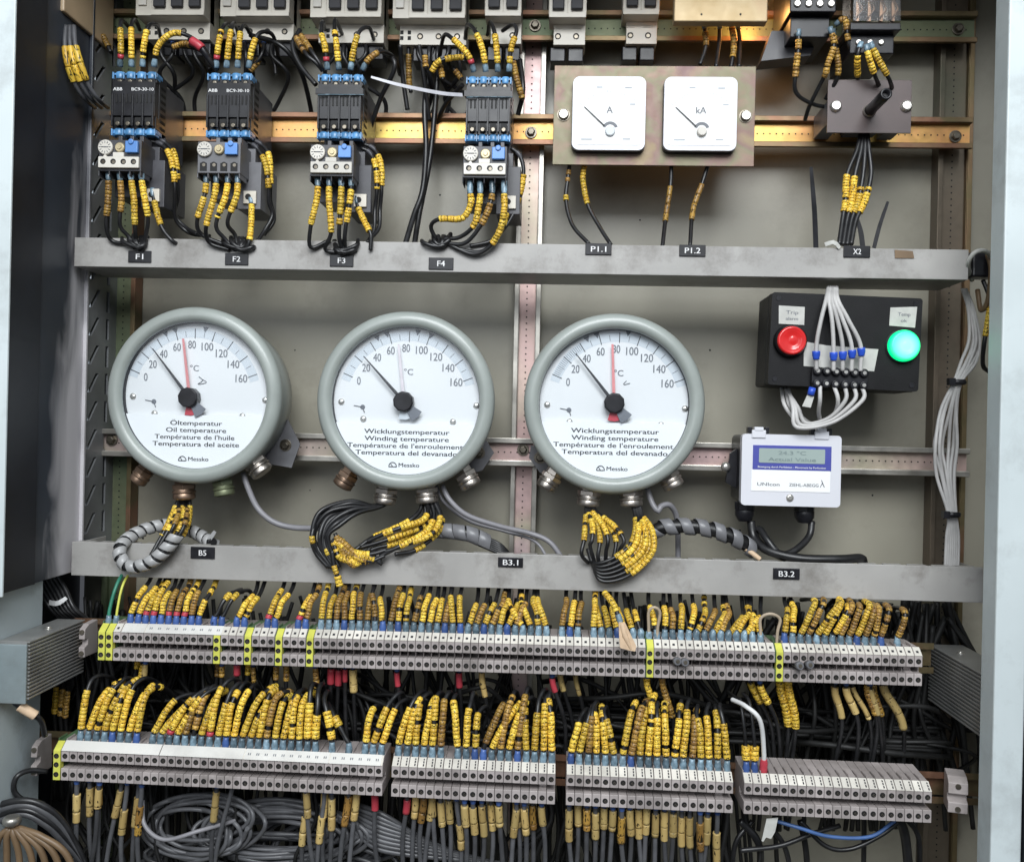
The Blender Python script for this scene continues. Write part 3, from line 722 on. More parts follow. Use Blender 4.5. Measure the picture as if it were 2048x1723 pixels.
# ------------------------------------------------------------------ contactors and overload relays
def contactor(c, label, text=True):
    t = thing('contactor', label, 'contactor', c, 'four contactors on the gold rail')
    x, z = c.x, c.z
    h = 45.5
    obj('rear_body', MB().box(x - h + 1, x + h - 1, 62, 158, z - 92, z + 50).box(x - h + 4, x + h - 4, 100, 140, z - 98, z - 92), 'darkgrey', t, bevel=2)
    mb = MB().box(x - h, x + h, 26, 62, z - 56, z + 60)
    mb.box(x - h + 1, x + h - 1, 6, 26, z - 30, z + 40)
    mb.box(x - h, x + h, 12, 26, z - 55, z - 30).box(x - h, x + h, 12, 26, z + 40, z + 56)
    for i in range(5):          # raised ribs between the poles
        q = x - h + 3 + i * (2 * h - 6) / 4
        mb.box(q - 1.6, q + 1.6, 1, 8, z - 52, z + 15)
    for i in range(7):          # side vents
        mb.box(x + h, x + h + .8, 32, 56, z - 50 + i * 14, z - 44 + i * 14, 1)
    obj('front_body', mb, ['black', 'dark'], t, bevel=1)
    mb = MB()
    for i in range(4):
        q = x - h + 14 + i * 21.2
        for dx in (-5, 3): mb.box(q + dx, q + dx + 3.2, 4.8, 6.2, z - 4, z + 14)
        mb.box(q - 6.5, q + 6.5, 4.6, 6.2, z - 50, z - 34)
        mb.lathe((q, 11.8, z + 43), (0, -1, 0), [(6.8, 0), (6.8, .6)], 16)
    obj('pole_opening', mb, 'dark', t)
    mb = MB()
    for i in range(4):
        q = x - h + 14 + i * 21.2
        mb.lathe((q, 4.4, z - 47), (0, -1, 0), [(5, 0), (5, 1), (3.5, 1.4)], 14, 0)
        mb.lathe((q, 11, z + 42), (0, -1, 0), [(4.4, 0), (4.4, 1), (3, 1.4)], 14, 0)
    obj('clamp_screw', mb, 'bolt', t)
    for s in (1, -1):
        mb = MB(); zz = z + (54 if s > 0 else -62)
        mb.box(x - h - 1, x + h + 1, 12, 40, zz - 3, zz + 5)
        for i in range(4):
            q = x - h + 12 + i * 22.2
            mb.lathe((q, 20, zz - 6), (0, 0, 1), [(10, 0), (10.5, 3), (10.5, 12), (8, 15)], 14)
        for i in range(5):
            q = x - h + 1 + i * 22.2
            mb.box(q - 1.5, q + 1.5, 7, 30, zz - 8, zz + 6)
        obj('terminal_strip', mb, 'blue', t, bevel=.7)
    if text:
        mb = TXT(MB(), 'ABB', x - 33, 5.4, z + 21, 19, 6.5); TXT(mb, 'BC9-30-10', x + 19, 5.4, z + 21, 46, 6.2)
        obj('lettering', mb, 'whiteink', t)
    else:
        mb = MB().box(x - h - 3, x + h + 3, 0, 5, z + 18, z + 30).tube([Vector((x - h + 2, -1, z + 15.5)), Vector((x - h + 26, -1, z + 16.5))], 1.3, 6, 1)
        mb.tube([Vector((x - h + 26, -1, z + 16.5)), Vector((x + h + 4, 0, z + 17)), Vector((x + h + 4, 30, z + 19))], 1, 6, 1)
        obj('cable_tie_band', mb, ['black', 'lug'], t, bevel=1)
    return t
def relay(c, label, cover=True):
    t = thing('overload_relay', label, 'overload relay', c, 'thermal overload relays under the contactors')
    x, z = c.x, c.z
    mb = MB().box(x - 43, x + 43, -45, 20, z - 34, z + 28)
    for q in (-20, 4, 24): mb.box(x + q - 4 + 8, x + q + 4 + 8, -20, 20, z + 28, z + 44)
    mb.box(x - 40, x + 52, 20, 110, z - 70, z + 34).box(x + 20, x + 68, 10, 120, z - 92, z + 4)
    for i in range(5): mb.box(x - 43 + i * 21 - 1, x - 43 + i * 21 + 1, -44, 0, z - 44, z - 30)
    obj('relay_body', mb, 'darkgrey' if cover else 'midgrey', t, bevel=1.5)
    mb = MB()
    if cover:
        mb.box(x - 41, x + 41, -52, -45, z - 29, z - 7).box(x - 12, x + 10, -51, -45, z - 7, z + 2)
        mb.prism([(x - 32, z - 7), (x - 24, z - 7), (x - 28, z - 1)], -50, -45)
        cv = obj('terminal_cover', mb, 'marker', t, bevel=1)
    mb = MB()
    for i in range(4):
        mb.lathe((x - 31 + i * 20.6, -51.8 if cover else -44.8, z - 17), (0, -1, 0), [(5.6, 0), (5.6, .4)], 16)
        if not cover: mb.box(x - 38 + i * 20.6, x - 24 + i * 20.6, -45.6, -44, z - 30, z - 14)
    obj('screw_hole', mb, 'dark', t)
    mb = MB()
    for i in range(4):
        mb.lathe((x - 30 + i * 20.6, -52.2 if cover else -45.8, z - 18), (0, -1, 0), [(3.4, 0), (3.4, .5)], 12)
    obj('clamp_screw', mb, 'bolt', t)
    mb = MB().lathe((x - 28, -45, z + 12), (0, -1, 0), [(15, 0), (15, 5), (13.5, 6.5)], 24)
    dl = obj('setting_dial', mb, 'marker', t)
    mb = MB()
    for k in range(12):
        a = math.pi * k / 6; mb.tube([Vector((x - 28 + math.cos(a) * 8, -52, z + 12 + math.sin(a) * 8)), Vector((x - 28 + math.cos(a) * 12, -52, z + 12 + math.sin(a) * 12))], .6, 4)
    mb.tube([Vector((x - 35, -52, z + 12)), Vector((x - 21, -52, z + 12))], .9, 4)
    obj('dial_marks', mb, 'inkgrey', dl)
    obj('test_button', MB().lathe((x + 1, -45, z + 12), (0, -1, 0), [(10, 0), (10, 4), (8, 6)], 20).lathe((x + 1, -51, z + 12), (0, -1, 0), [(5, 0), (4, 2)], 14), 'brass', t)
    obj('reset_button', MB().box(x + 14, x + 39, -54, -45, z + 1, z + 24).lathe((x + 26, -54, z + 22), (0, -1, 0), [(6, 0), (5, 3)], 14), 'bluebtn', t, bevel=1.2)
    mb = MB().box(x + 34, x + 60, 4, 12, z - 82, z - 56); obj('auxiliary_terminal', mb, 'cream', t, bevel=1)
    obj('auxiliary_hole', MB().lathe((x + 44, 3.6, z - 68), (0, -1, 0), [(6, 0), (6, .4)], 16), 'dark', t)
    return t
CT = [(264, 200), (455, 203), (678, 206), (976, 211)]
c1 = contactor(P(*CT[0], 0), 'black four-pole contactor with white lettering, above label F1, leftmost', True)
dup(c1, P(*CT[1], 0), 'black four-pole contactor with white lettering, above label F2')
c3 = contactor(P(*CT[2], 0), 'black contactor banded with black cable tie, above label F3', False)
dup(c3, P(*CT[3], 0), 'black contactor banded with black cable tie, above label F4, beside the pink rail')
RL = [(240, 308), (438, 312), (664, 318), (970, 321)]
r1 = relay(P(*RL[0], -45), 'overload relay with white hole cover under the first contactor, above label F1')
relay(P(*RL[1], -45), 'overload relay without its white cover, dark terminals bare, above label F2', False)
dup(r1, P(*RL[2], -45), 'overload relay with white hole cover above label F3')
dup(r1, P(*RL[3], -45), 'overload relay with white hole cover above label F4, beside the pink rail')

# ------------------------------------------------------------------ circuit breakers along the top edge
def breaker(pxl, pxr, pyn, pys, label, poles, aux, y=70, skirt=True):
    """pyn: bottom of the nose, pys: bottom of the lower terminal shelf (photo rows)"""
    xm = (pxl + pxr) / 2
    xl, xr = P(pxl, pyn, y).x, P(pxr, pyn, y).x; zn = P(xm, pyn, y).z
    zs = P(xm, pys, y + 35).z; dxs = 0
    t = thing('circuit_breaker', label, 'circuit breaker', (xl, y, zn), 'circuit breakers on the top rail')
    ax = 34 if aux else 0
    mb = MB().box(xl, xr, y, y + 60, zn, zn + 130)
    pw = (xr - xl - ax) / poles
    for i in range(poles + 1):
        q = xl + ax + i * pw; mb.box(q - .8, q + .8, y - 1.6, y, zn + 6, zn + 120)
    mb.box(xl + ax, xr, y - 3, y, zn, zn + 9)
    obj('nose', mb, 'cream', t, bevel=1)
    mb = MB().box(xl + 10, xr, y + 35, y + 90, zs, zn + 100)
    for i in range(poles):
        q = xl + ax + (i + .5) * pw
        for k in range(2): mb.box(q - pw * .28, q + pw * .28, y + 33.5, y + 35, zs + 35 + k * 4, zs + 36.5 + k * 4)
    obj('terminal_shelf', mb, 'cream', t, bevel=1)
    for i in range(poles):
        q = xl + ax + (i + .5) * pw
        tg = obj('toggle', MB().box(q - pw * .32, q + pw * .32, y - 10, y + 2, zn + 15, zn + 60), 'ink', t, bevel=2)
        mb = MB().lathe((q, y + 34.6, zs + 18), (0, -1, 0), [(6.5, 0), (6.5, .5)], 16)
        obj('screw_hole', mb, 'dark', t)
        obj('clamp_screw', MB().lathe((q, y + 34, zs + 17), (0, -1, 0), [(4.2, 0), (4, .8)], 12), 'bolt', t)
    if aux:
        obj('auxiliary_toggle', MB().box(xl + 7, xl + 24, y - 5, y + 2, zn + 20, zn + 60), 'marker', t, bevel=1)
        mb = MB()
        for dx in (14, 30):
            for dz in (14, 26): mb.box(xl + dx - 3, xl + dx + 4, y + 34.2, y + 35.2, zs + dz - 4, zs + dz + 4)
        obj('auxiliary_opening', mb, 'dark', t)
    if skirt:
        mb = MB()
        for i in range(poles):
            q = xl + ax + (i + .5) * pw
            mb.box(q - pw * .42, q + pw * .42, y + 48, y + 100, zs - 30, zs)
        obj('terminal_skirt', mb, 'black', t, bevel=2)
    return t
breaker(271, 408, 31, 79, 'three-pole cream circuit breaker, leftmost on the top rail', 3, True)
breaker(440, 578, 33, 80, 'three-pole cream circuit breaker above label F2, second from left', 3, True)
breaker(620, 762, 35, 86, 'three-pole cream circuit breaker above the F3 contactor', 3, True)
breaker(785, 930, 37, 90, 'three-pole cream circuit breaker just left of the F4 wires', 3, True)
breaker(970, 1042, 33, 88, 'two-pole cream circuit breaker above the F4 contactor', 2, False)
breaker(1098, 1172, 36, 90, 'two-pole cream circuit breaker right of the pink rail', 2, False)
breaker(1246, 1318, 30, 88, 'two-pole grey circuit breaker half hidden above the ammeter plate', 2, False, y=105)
# ferrules under the two-pole breakers
# ------------------------------------------------------------------ boxes at the top edge
def simple_box(name, label, cat, px0, px1, pyb, y0, y1, mat, bev=3, H=160):
    p = P((px0 + px1) / 2, pyb, y0); x0 = P(px0, pyb, y0).x; x1 = P(px1, pyb, y0).x
    t = thing(name, label, cat, (x0, y0, p.z))
    obj('housing', MB().box(x0, x1, y0, y1, p.z, p.z + H), mat, t, bevel=bev); return t, x0, x1, p.z
t, x0, x1, zz = simple_box('power_supply', 'tan metal power supply box with louvred underside, top left corner', 'power supply', 25, 128, 22, -60, 150, 'tan')
mb = MB()
for i in range(9):
    for j in range(6): mb.box(x0 + 8 + i * 10.5, x0 + 14 + i * 10.5, -40 + j * 28, -20 + j * 28, zz - .6, zz)
obj('vent_slots', mb, 'dark', t)
# bracket it hangs on
p = P(110, 80, 20); q = P(180, 80, 150)
o = thing('support_bracket', 'dark sheet metal bracket behind the tan power supply box', 'bracket', p)
obj('bracket_plate', MB().box(p.x - 90, q.x + 6, 152, 157, p.z + 4, p.z + 190), 'midgrey', o, bevel=1)
bolt(o, P(168, 70, 150), 11)
t, x0, x1, zz = simple_box('shunt_cover', 'gold passivated metal box above the second ammeter', 'box', 1348, 1535, 43, 20, 46, 'goldbox', 2)
mb = MB()
for px in (1403, 1481): pp = P(px, 29, 20); mb.lathe((pp.x, 20, pp.z), (0, -1, 0), [(2.2, 0), (2.2, .3)], 10)
obj('rivet_hole', mb, 'dark', t)
# amber lit spot behind it comes from a small warm lamp in the cabinet roof
l = bpy.data.lights.new('cabinet_lamp', 'POINT'); l.energy = 0.16; l.color = (1.0, 0.48, 0.14); l.shadow_soft_size = 0.012
o = bpy.data.objects.new('cabinet_lamp', l); link(o); o.location = P(1506, 34, 112) * U
l = bpy.data.lights.new('roof_lamp', 'POINT'); l.energy = 4.5; l.color = (1.0, 0.62, 0.38); l.shadow_soft_size = 0.03
o = bpy.data.objects.new('roof_lamp', l); link(o); o.location = P(1690, -260, 60) * U

# black plug-in relay and clear relay at the top right
t, x0, x1, zz = simple_box('relay_socket', 'black relay socket with white screws, top edge right of gold box', 'relay socket', 1580, 1672, 24, 0, 150, 'black', 2)
mb = MB()
for i in range(4):
    q = x0 + 14 + i * 22; mb.lathe((q, -.5, zz + 16), (0, -1, 0), [(7.5, 0), (7.5, 2), (5, 3)], 14)
obj('terminal_screw', mb, 'bright', t)
obj('socket_foot', MB().box(x0 + 6, x1 - 6, 20, 150, zz - 42, zz), 'black', t, bevel=2)
obj('din_clip', MB().prism([(x0 - 40, zz - 70), (x0 + 60, zz - 58), (x0 + 80, zz - 10), (x0 - 20, zz - 8)], 70, 120), 'darkgrey', t, bevel=2)
t, x0, x1, zz = simple_box('plug_in_relay', 'plug-in relay with clear plastic cover and copper coils, top right', 'relay', 1705, 1802, 44, -15, 60, 'clear', 2)
mb = MB()
for i in range(4):
    q = x0 + 14 + i * 23
    mb.box(q - 3, q + 3, 0, 8, zz + 8, zz + 60)
    mb.tube([Vector((q - 8, -6, zz + 6)), Vector((q + 8, -4, zz + 30)), Vector((q - 6, -4, zz + 60))], 1.6, 6)
mb.lathe(((x0 + x1) / 2, 28, zz + 30), (0, 0, 1), [(20, 0), (20, 80)], 20)
obj('coil_and_contacts', mb, 'bronze', t)
obj('relay_socket_base', MB().box(x0 - 2, x1 + 2, -10, 150, zz - 14, zz + 2).box(x0 + 4, x1 - 4, 10, 150, zz - 52, zz - 14), 'black', t, bevel=2)
mb = MB()
for i in range(3):
    q = x0 + 20 + i * 22; mb.lathe((q, 9.5, zz - 30), (0, -1, 0), [(6, 0), (6, 2), (4, 3)], 12)
obj('terminal_screw', mb, 'bright', t)

# ------------------------------------------------------------------ ammeter plate
ya = 40
X0, X1, Z0, Z1 = RECT(1107, 132, 1510, 331, ya)
t = thing('ammeter_plate', 'iridescent zinc plate carrying the two white square ammeters', 'mounting plate', ((X0 + X1) / 2, ya, Z0))
obj('plate', MB().box(X0, X1, ya, ya + 5, Z0, Z1), 'zinc_plate', t, bevel=.8)
for q in (X0 + 10, X1 - 40): obj('stand_off', MB().box(q, q + 30, ya + 5, 150, (Z0 + Z1) / 2 - 22, (Z0 + Z1) / 2 + 22), 'zinc_brown', t)
for (px, py) in ((1127, 230), (1491, 233)):
    p = P(px, py, ya); mb = MB().cyl(p, (0, -1, 0), 13, 2, 20, 1).lathe((p.x, p.y - 2, p.z), (0, -1, 0), [(10.5, 0), (10.5, 5), (8.5, 7)], 20)
    obj('bolt', mb, ['zinc_silver', 'bolt'], t)
def rrect(x0, x1, z0, z1, r, n=6):
    pts = []
    for (cx, cz, a0) in ((x1 - r, z1 - r, 0), (x0 + r, z1 - r, 90), (x0 + r, z0 + r, 180), (x1 - r, z0 + r, 270)):
        for i in range(n + 1):
            a = math.radians(a0 + 90 * i / n); pts.append((cx + r * math.cos(a), cz + r * math.sin(a)))
    return pts
def ammeter(px, py, unit, label, knob):
    y = 18
    X0, X1, Z0, Z1 = RECT(px - 73, py - 74, px + 73, py + 73, y)
    cx, cz = (X0 + X1) / 2, (Z0 + Z1) / 2
    t = thing('ammeter', label, 'ammeter', (cx, y, cz), 'square panel ammeters')
    obj('base', MB().prism(rrect(X0 - 1, X1 + 1, Z0 - 1, Z1 + 1, 14)[::-1], y + 9, ya)if False else MB().prism(rrect(X0 - 1, X1 + 1, Z0 - 1, Z1 + 1, 14), y + 9, ya), 'black', t)
    obj('frame', MB().prism(rrect(X0, X1, Z0, Z1, 14), y, y + 10), 'whiteplastic', t, bevel=4, seg=3)
    obj('dial', MB().prism(rrect(X0 + 8, X1 - 8, Z0 + 10, Z1 - 8, 7), y - .8, y), 'dial', t)
    mb = MB()
    TXT(mb, unit, cx + 1, y - 1.2, cz, 12 if len(unit) == 1 else 20, 13)
    obj('lettering', mb, 'inkgrey', t)
    mb = MB()
    b = Vector((cx + 3, 0, cz - 37)); n = 20
    vs = []
    for i in range(n + 1):
        a = math.radians(20 + 140 * i / n)
        for r in (10, 16): vs.append((b.x + r * math.cos(a), y - 1.2, b.z + 4 + r * math.sin(a)))
    mb.add(vs, [(2 * i, 2 * i + 1, 2 * i + 3, 2 * i + 2) for i in range(n)])
    obj('hub_arc', mb, 'inkgrey', t)
    d = Vector((-math.cos(math.radians(43)), 0, math.sin(math.radians(43)))); nn = Vector((-d.z, 0, d.x))
    q0 = b + d * 16; q1 = b + d * 72
    obj('pointer', MB().prism([(v.x, v.z) for v in (q0 + nn * 1.3, q0 - nn * 1.3, q1 - nn * .6, q1 + nn * .6)], y - 3, y - 2.2), 'ink', t)
    mb = MB()
    for (dx, dz, w_) in ((-20, 52, 12), (38, 51, 14), (47, 18, 11), (-44, -53, 22), (36, -52, 15)):
        if unit == 'kA': dx += 3
        mb.box(cx + dx - w_ / 2, cx + dx + w_ / 2, y - 1.1, y - .9, cz + dz - 1.2, cz + dz + 1.2)
    for i in range(21):
        a = math.radians(137 - 84 * i / 20); L = 3 if i % 5 else 6
        mb.tube([Vector((b.x + 78 * math.cos(a), y - 1, b.z + 78 * math.sin(a))), Vector((b.x + (78 + L) * math.cos(a), y - 1, b.z + (78 + L) * math.sin(a)))], .35, 4)
    obj('scale_print', mb, 'faintink', t)
    obj('zero_screw', MB().lathe((b.x, y, b.z), (0, -1, 0), [(10, 0), (10, 4), (8, 6 if not knob else 9)], 20), 'dialgrey' if not knob else 'marker', t)
    return t
ammeter(1218, 227, 'A', 'square white ammeter marked A, left one on the zinc plate', False)
ammeter(1401, 228, 'kA', 'square white ammeter marked kA, right one on the zinc plate', True)

# ------------------------------------------------------------------ brown switch plate with shaft
ya = 40
X0, X1, Z0, Z1 = RECT(1655, 160, 1823, 266, ya)
t = thing('rotary_switch', 'brown switch plate with bare black shaft, below the clear relay', 'switch', ((X0 + X1) / 2, ya, Z0))
obj('face_plate', MB().box(X0, X1, ya, ya + 4, Z0, Z1), 'brown', t, bevel=.6)
obj('switch_body', MB().box(X0 + 50, X1 - 50, ya + 4, 120, Z0 + 15, Z1 - 15), 'black', t, bevel=2)
for q in (X0 + 2, X1 - 32): obj('bracket', MB().box(q, q + 30, ya + 4, 150, Z0 + 20, Z1 - 40), 'midgrey', t, bevel=1)
for px, py in ((1671, 213), (1812, 213)):
    p = P(px, py, ya); obj('bolt', MB().lathe(p, (0, -1, 0), [(12, 0), (12, 2), (10, 3), (10, 7), (8, 8)], 20), 'bright', t)
p = P(1738, 223, ya)
sh = obj('shaft', MB().lathe(p, (0, -1, 0), [(11, 0), (11, 100), (10, 101), (6.5, 101), (6.5, 92)], 20, capb=True), 'black', t)
obj('shaft_collar', MB().lathe(p, (0, -1, 0), [(13, 0), (13, 6), (11.5, 8)], 20, capb=False), 'zinc_silver', sh)

# ------------------------------------------------------------------ black signal lamp box (hangs slightly crooked)
yb = 10
pc = P(1690, 683, yb)
t = thing('lamp_box', 'black plastic box with red and green signal lamps, hanging slightly crooked', 'signal box', pc)
bx = pc.x; bz = pc.z
W2, H2 = 147, 92
obj('housing', MB().prism(rrect(bx - W2, bx + W2, bz - H2, bz + H2, 6), yb, yb + 118), 'boxblack', t, bevel=2)
def lamp_dx(px, py, y):      # box-local position of a photo point, before the box is turned
    v = P(px, py, y) - pc; a = math.radians(1.6); return bx + v.x * math.cos(a) - v.z * math.sin(a), bz + v.x * math.sin(a) + v.z * math.cos(a)
o_par = t
obj('cover_seam', MB().prism(rrect(bx - W2 - .6, bx + W2 + .6, bz - H2 - .6, bz + H2 + .6, 6), yb + 26, yb + 28.5), 'dark', t)
for dx_, dz_ in ((-1, 1), (1, 1), (-1, -1), (1, -1)): obj('cover_screw', MB().lathe((bx + dx_ * (W2 - 13), yb, bz + dz_ * (H2 - 12)), (0, -1, 0), [(5.5, 0), (5, 1.2)], 14), 'black', t)
for nm, px, py, mm, lab in (('red_lamp', 1583, 681, 'redlens', 'red'), ('green_lamp', 1809, 691, 'greenlamp', 'green')):
    qx, qz = lamp_dx(px, py, yb - 14)
    o = obj('lamp_collar', MB().lathe((qx, yb, qz), (0, -1, 0), [(33, 0), (33, 3), (30, 5), (30, 8)], 32), 'boxblack' if lab == 'red' else 'darkgrey', t)
    obj('lamp_ring', MB().lathe((qx, yb - 7, qz), (0, -1, 0), [(31, 0), (31, 6), (29, 8)], 32, capb=False), 'greenlamp' if lab == 'green' else 'black', o_par)
    ln = MB().lathe((qx, yb - 7, qz), (0, -1, 0), [(28, 0), (28.5, 10), (27, 14), (24, 15), (23, 14.2), (19, 16.4), (18, 15.6), (13, 17.4), (12, 16.6), (7, 18.2), (1, 18.4)], 32)
    lo = obj('lens', ln, mm, t)
    # the lens keeps its own origin, so its glow is centred on it
    d = Vector((qx, yb - 20, qz)) - pc
    lo.location = d * U
    for v in lo.data.vertices: v.co -= d * U
for px, py, w_, h_, txt in ((1584, 629, 48, 34, ('Trip', 'alarm')), (1808, 633, 50, 37, ('Temp', 'ok'))):
    qx, qz = lamp_dx(px, py, yb - 1)
    r = [rnd.uniform(-3, 3) for _ in range(8)]
    o = obj('paper_label', MB().prism([(qx - w_ / 2 + r[0], qz - h_ / 2 + r[1]), (qx + w_ / 2 + r[2], qz - h_ / 2 + r[3]), (qx + w_ / 2 + r[4], qz + h_ / 2 + r[5]), (qx - w_ / 2 + r[6], qz + h_ / 2 + r[7])], yb - 1.2, yb - .3), 'tape', t)
    mb = TXT(MB(), txt[0], qx, yb - 1.6, qz + 1, 24, 7); TXT(mb, txt[1], qx, yb - 1.6, qz - 11, 24 if txt[1] != 'ok' else 12, 6)
    obj('handwriting', mb, 'inkgrey', o)
qx, qz = lamp_dx(1682, 713, yb - 1)
pts = [(qx - 72, qz - 22), (qx + 66, qz - 26), (qx + 72, qz + 18), (qx + 30, qz + 19), (qx - 30, qz + 21), (qx - 68, qz + 26), (qx - 73, qz + 4)]
obj('paper_strip', MB().prism(pts, yb - 1.2, yb - .3), 'tape', t)
t.rotation_euler = (0, math.radians(1.6), 0)
# connector strip
pc2 = P(1675, 757, yb)
t = thing('connector_strip', 'black screw connector strip across the lower edge of the lamp box', 'terminal strip', pc2)
mb = MB().box(pc2.x - 54, pc2.x + 54, yb - 16, yb, pc2.z - 12, pc2.z + 12); sc_ = MB()
for i in range(6):
    q = pc2.x - 45 + i * 18
    for dz in (-12, 12):
        mb.lathe((q, yb - 14, pc2.z + dz), (0, -1, 0), [(8.5, -12), (8.5, 8), (7, 10)], 14)
        sc_.lathe((q, yb - 24.2, pc2.z + dz), (0, -1, 0), [(4, 0), (3.6, .8)], 10)
obj('strip_body', mb, 'black', t, bevel=.8); obj('clamp_screw', sc_, 'bright', t)
t.rotation_euler = (0, math.radians(1.6), 0)
for i, px in enumerate((1633, 1667, 1685, 1703, 1721)):
    a = [(1665 + (i - 2) * 4, 574, 30), (1664 + (i - 2) * 6, 600, -15), ((1665 + px) / 2 + (i - 2) * 2 - (3 if i == 0 else 0), 640, -22), (px, 690, -18), (px, 742, -12)]
    wire('light grey wire, %s from left, running down to the connector strip on the lamp box' % nth(i), a, 4.2, 'cablelight', lug=[(162, 178, 'brightblue', 8)] , group='grey wires into the connector strip', cat='wire')
for i, (px, ex) in enumerate(((1640, 1668), (1668, 1662), (1690, 1600), (1708, 1590), (1724, 1582))):
    a = [(px, 772, -8), (px + 1, 800, -12), ((px + ex) / 2 + 12, 828 + i * 4, 0), (ex + 12, 838 + i * 4, 10), (ex - 12 + 4 * i, 815, 20), (1565 + i * 3, 778, 60)] if i > 1 else [(px, 772, -8), (px + (8 if i else 0), 800, -10), (px + (0 if i else -2), 830, 20), (ex - 20 if i else ex - 18, 868, 70)]
    wire('light grey wire leaving the underside of the connector strip, %s from left' % nth(i), a, 4.2, 'cablelight', group='grey wires looping below the lamp box')
for i in range(2):
    wire('light grey wire drooping from the lamp box down to the white display unit, %s one' % ('outer', 'inner')[i], [(1563 + 8 * i, 776, 70), (1570 + 10 * i, 812, 40), (1600 + 8 * i, 846 - 8 * i, 40), (1645, 862, 60)], 4.2, 'cablelight', group='grey wires looping below the lamp box')
p = P(1618, 800, -12)
t = thing('loose_tag', 'blue ferrule with cream paper tag hanging under the connector strip', 'tag', p)
obj('ferrule', MB().tube([P(1625, 775, -12), P(1621, 790, -12)], 7, 12), 'brightblue', t)
q = [P(1614, 790, -12), P(1628, 793, -12), P(1621, 815, -12), P(1604, 812, -12)]
obj('paper_tag', MB().prism([(v.x, v.z) for v in q], -13, -12), 'tape', t)

# ------------------------------------------------------------------ white display unit
yb = 40
X0, X1, Z0, Z1 = RECT(1483, 869, 1682, 1012, yb - 12)
cx, cz = (X0 + X1) / 2, (Z0 + Z1) / 2
t = thing('display_unit', 'white controller box with blue framed display and black base', 'controller', (cx, yb, cz))
obj('base_box', MB().prism(rrect(X0 + 2, X1 - 2, Z0 + 4, Z1 - 2, 10), yb, yb + 110), 'black', t, bevel=2)
obj('cover', MB().prism(rrect(X0, X1, Z0, Z1, 8), yb - 12, yb + 8), 'whiteplastic', t, bevel=3, seg=3)
sx = (X1 - X0) / 199
fx = lambda px: X0 + (px - 1483) * sx
fz = lambda py: Z1 - (py - 869) * (Z1 - Z0) / 143
y = yb - 12
dp = obj('label_plate', MB().box(fx(1503), fx(1661), y - 1, y, fz(983), fz(940)), 'white', t, bevel=.5)
mb = TXT(MB(), 'UNIcon', fx(1537), y - 1.5, fz(972), 44, 6.5); TXT(mb, 'ZIEHL-ABEGG', fx(1608), y - 1.5, fz(972), 58, 6)
mb.tube(spline([(fx(1641), y - 1.4, fz(972)), (fx(1645), y - 1.4, fz(964)), (fx(1643), y - 1.4, fz(958)), (fx(1649), y - 1.4, fz(972))], 2), .8, 5)
obj('lettering', mb, 'inkgrey', dp)
dp = obj('display_panel', MB().box(fx(1505), fx(1662), y - 1.6, y, fz(940), fz(891)), 'panelblue', t, bevel=.5)
obj('lettering', TXT(MB(), 'Bewegung durch Perfektion - Movement by Perfection', fx(1583), y - 2.2, fz(936), 134, 3.8), 'whiteink', dp)
lc = obj('display_screen', MB().prism(rrect(fx(1517), fx(1649), fz(926), fz(897), 2), y - 2.4, y - 1.5), 'lcd', dp)
o = MB(); TXT(o, '24.3 °C', fx(1583), y - 2.9, fz(909), 54, 7); TXT(o, 'Actual Value', fx(1583), y - 2.9, fz(922), 94, 7)
# readout is a child of the panel, beside its screen
obj('readout', o, 'lcdink', dp)
obj('cover_screw', MB().lathe((fx(1581), y, fz(995)), (0, -1, 0), [(7.5, 0), (7.5, 2), (4, 3.5)], 16), 'bright', t)
for px in (1516, 1642):
    o = obj('latch', MB().box(fx(px) - 14, fx(px) + 14, y - 3, y + 12, Z1 - 8, Z1 + 8).box(fx(px) - 9, fx(px) + 9, y - 4, y + 10, Z1 + 6, Z1 + 14), 'whiteplastic', t, bevel=1.5)
    obj('latch_pin', MB().box(fx(px) - 21, fx(px) - 12, y + 2, y + 20, Z1 + 1, Z1 + 14).box(fx(px) + 12, fx(px) + 21, y + 2, y + 20, Z1 + 1, Z1 + 14), 'black', o, bevel=1)
for px in (1500, 1622):
    mb = MB().lathe((fx(px), yb + 30, Z0 + 4), (0, 0, -1), [(21, 0), (21, 16)], 8, 0, False).lathe((fx(px), yb + 30, Z0 - 12), (0, 0, -1), [(20, 0), (20, 12), (13, 24)], 20)
    obj('cable_gland', mb, 'black', t, bevel=1)
obj('fixing_lug', MB().prism([(X0 - 20, cz - 30), (X0 + 8, cz - 45), (X0 + 8, cz + 45), (X0 - 12, cz + 30)], yb + 50, yb + 60), 'black', t, bevel=1)
p = P(1451, 933, yb + 45); obj('bolt', MB().lathe(p, (0, -1, 0), [(10, 0), (10, 3), (6, 8), (2, 9)], 18), 'bright', t)
wire('black cable curving from the left gland of the white display unit', [(1502, 1042, 70), (1508, 1075, 60), (1535, 1100, 30), (1600, 1116, 10), (1680, 1118, 10), (1722, 1116, 30), (1726, 1130, 60)], 9, 'cable', cat='cable', name='cable')
wire('black cable curving from the right gland of the white display unit', [(1624, 1042, 70), (1618, 1072, 60), (1590, 1100, 35), (1560, 1107, 25), (1535, 1080, 35), (1520, 1058, 60), (1512, 1064, 70), (1520, 1085, 60), (1570, 1116, 22), (1660, 1122, 20)], 7, 'cable', cat='cable', name='cable')

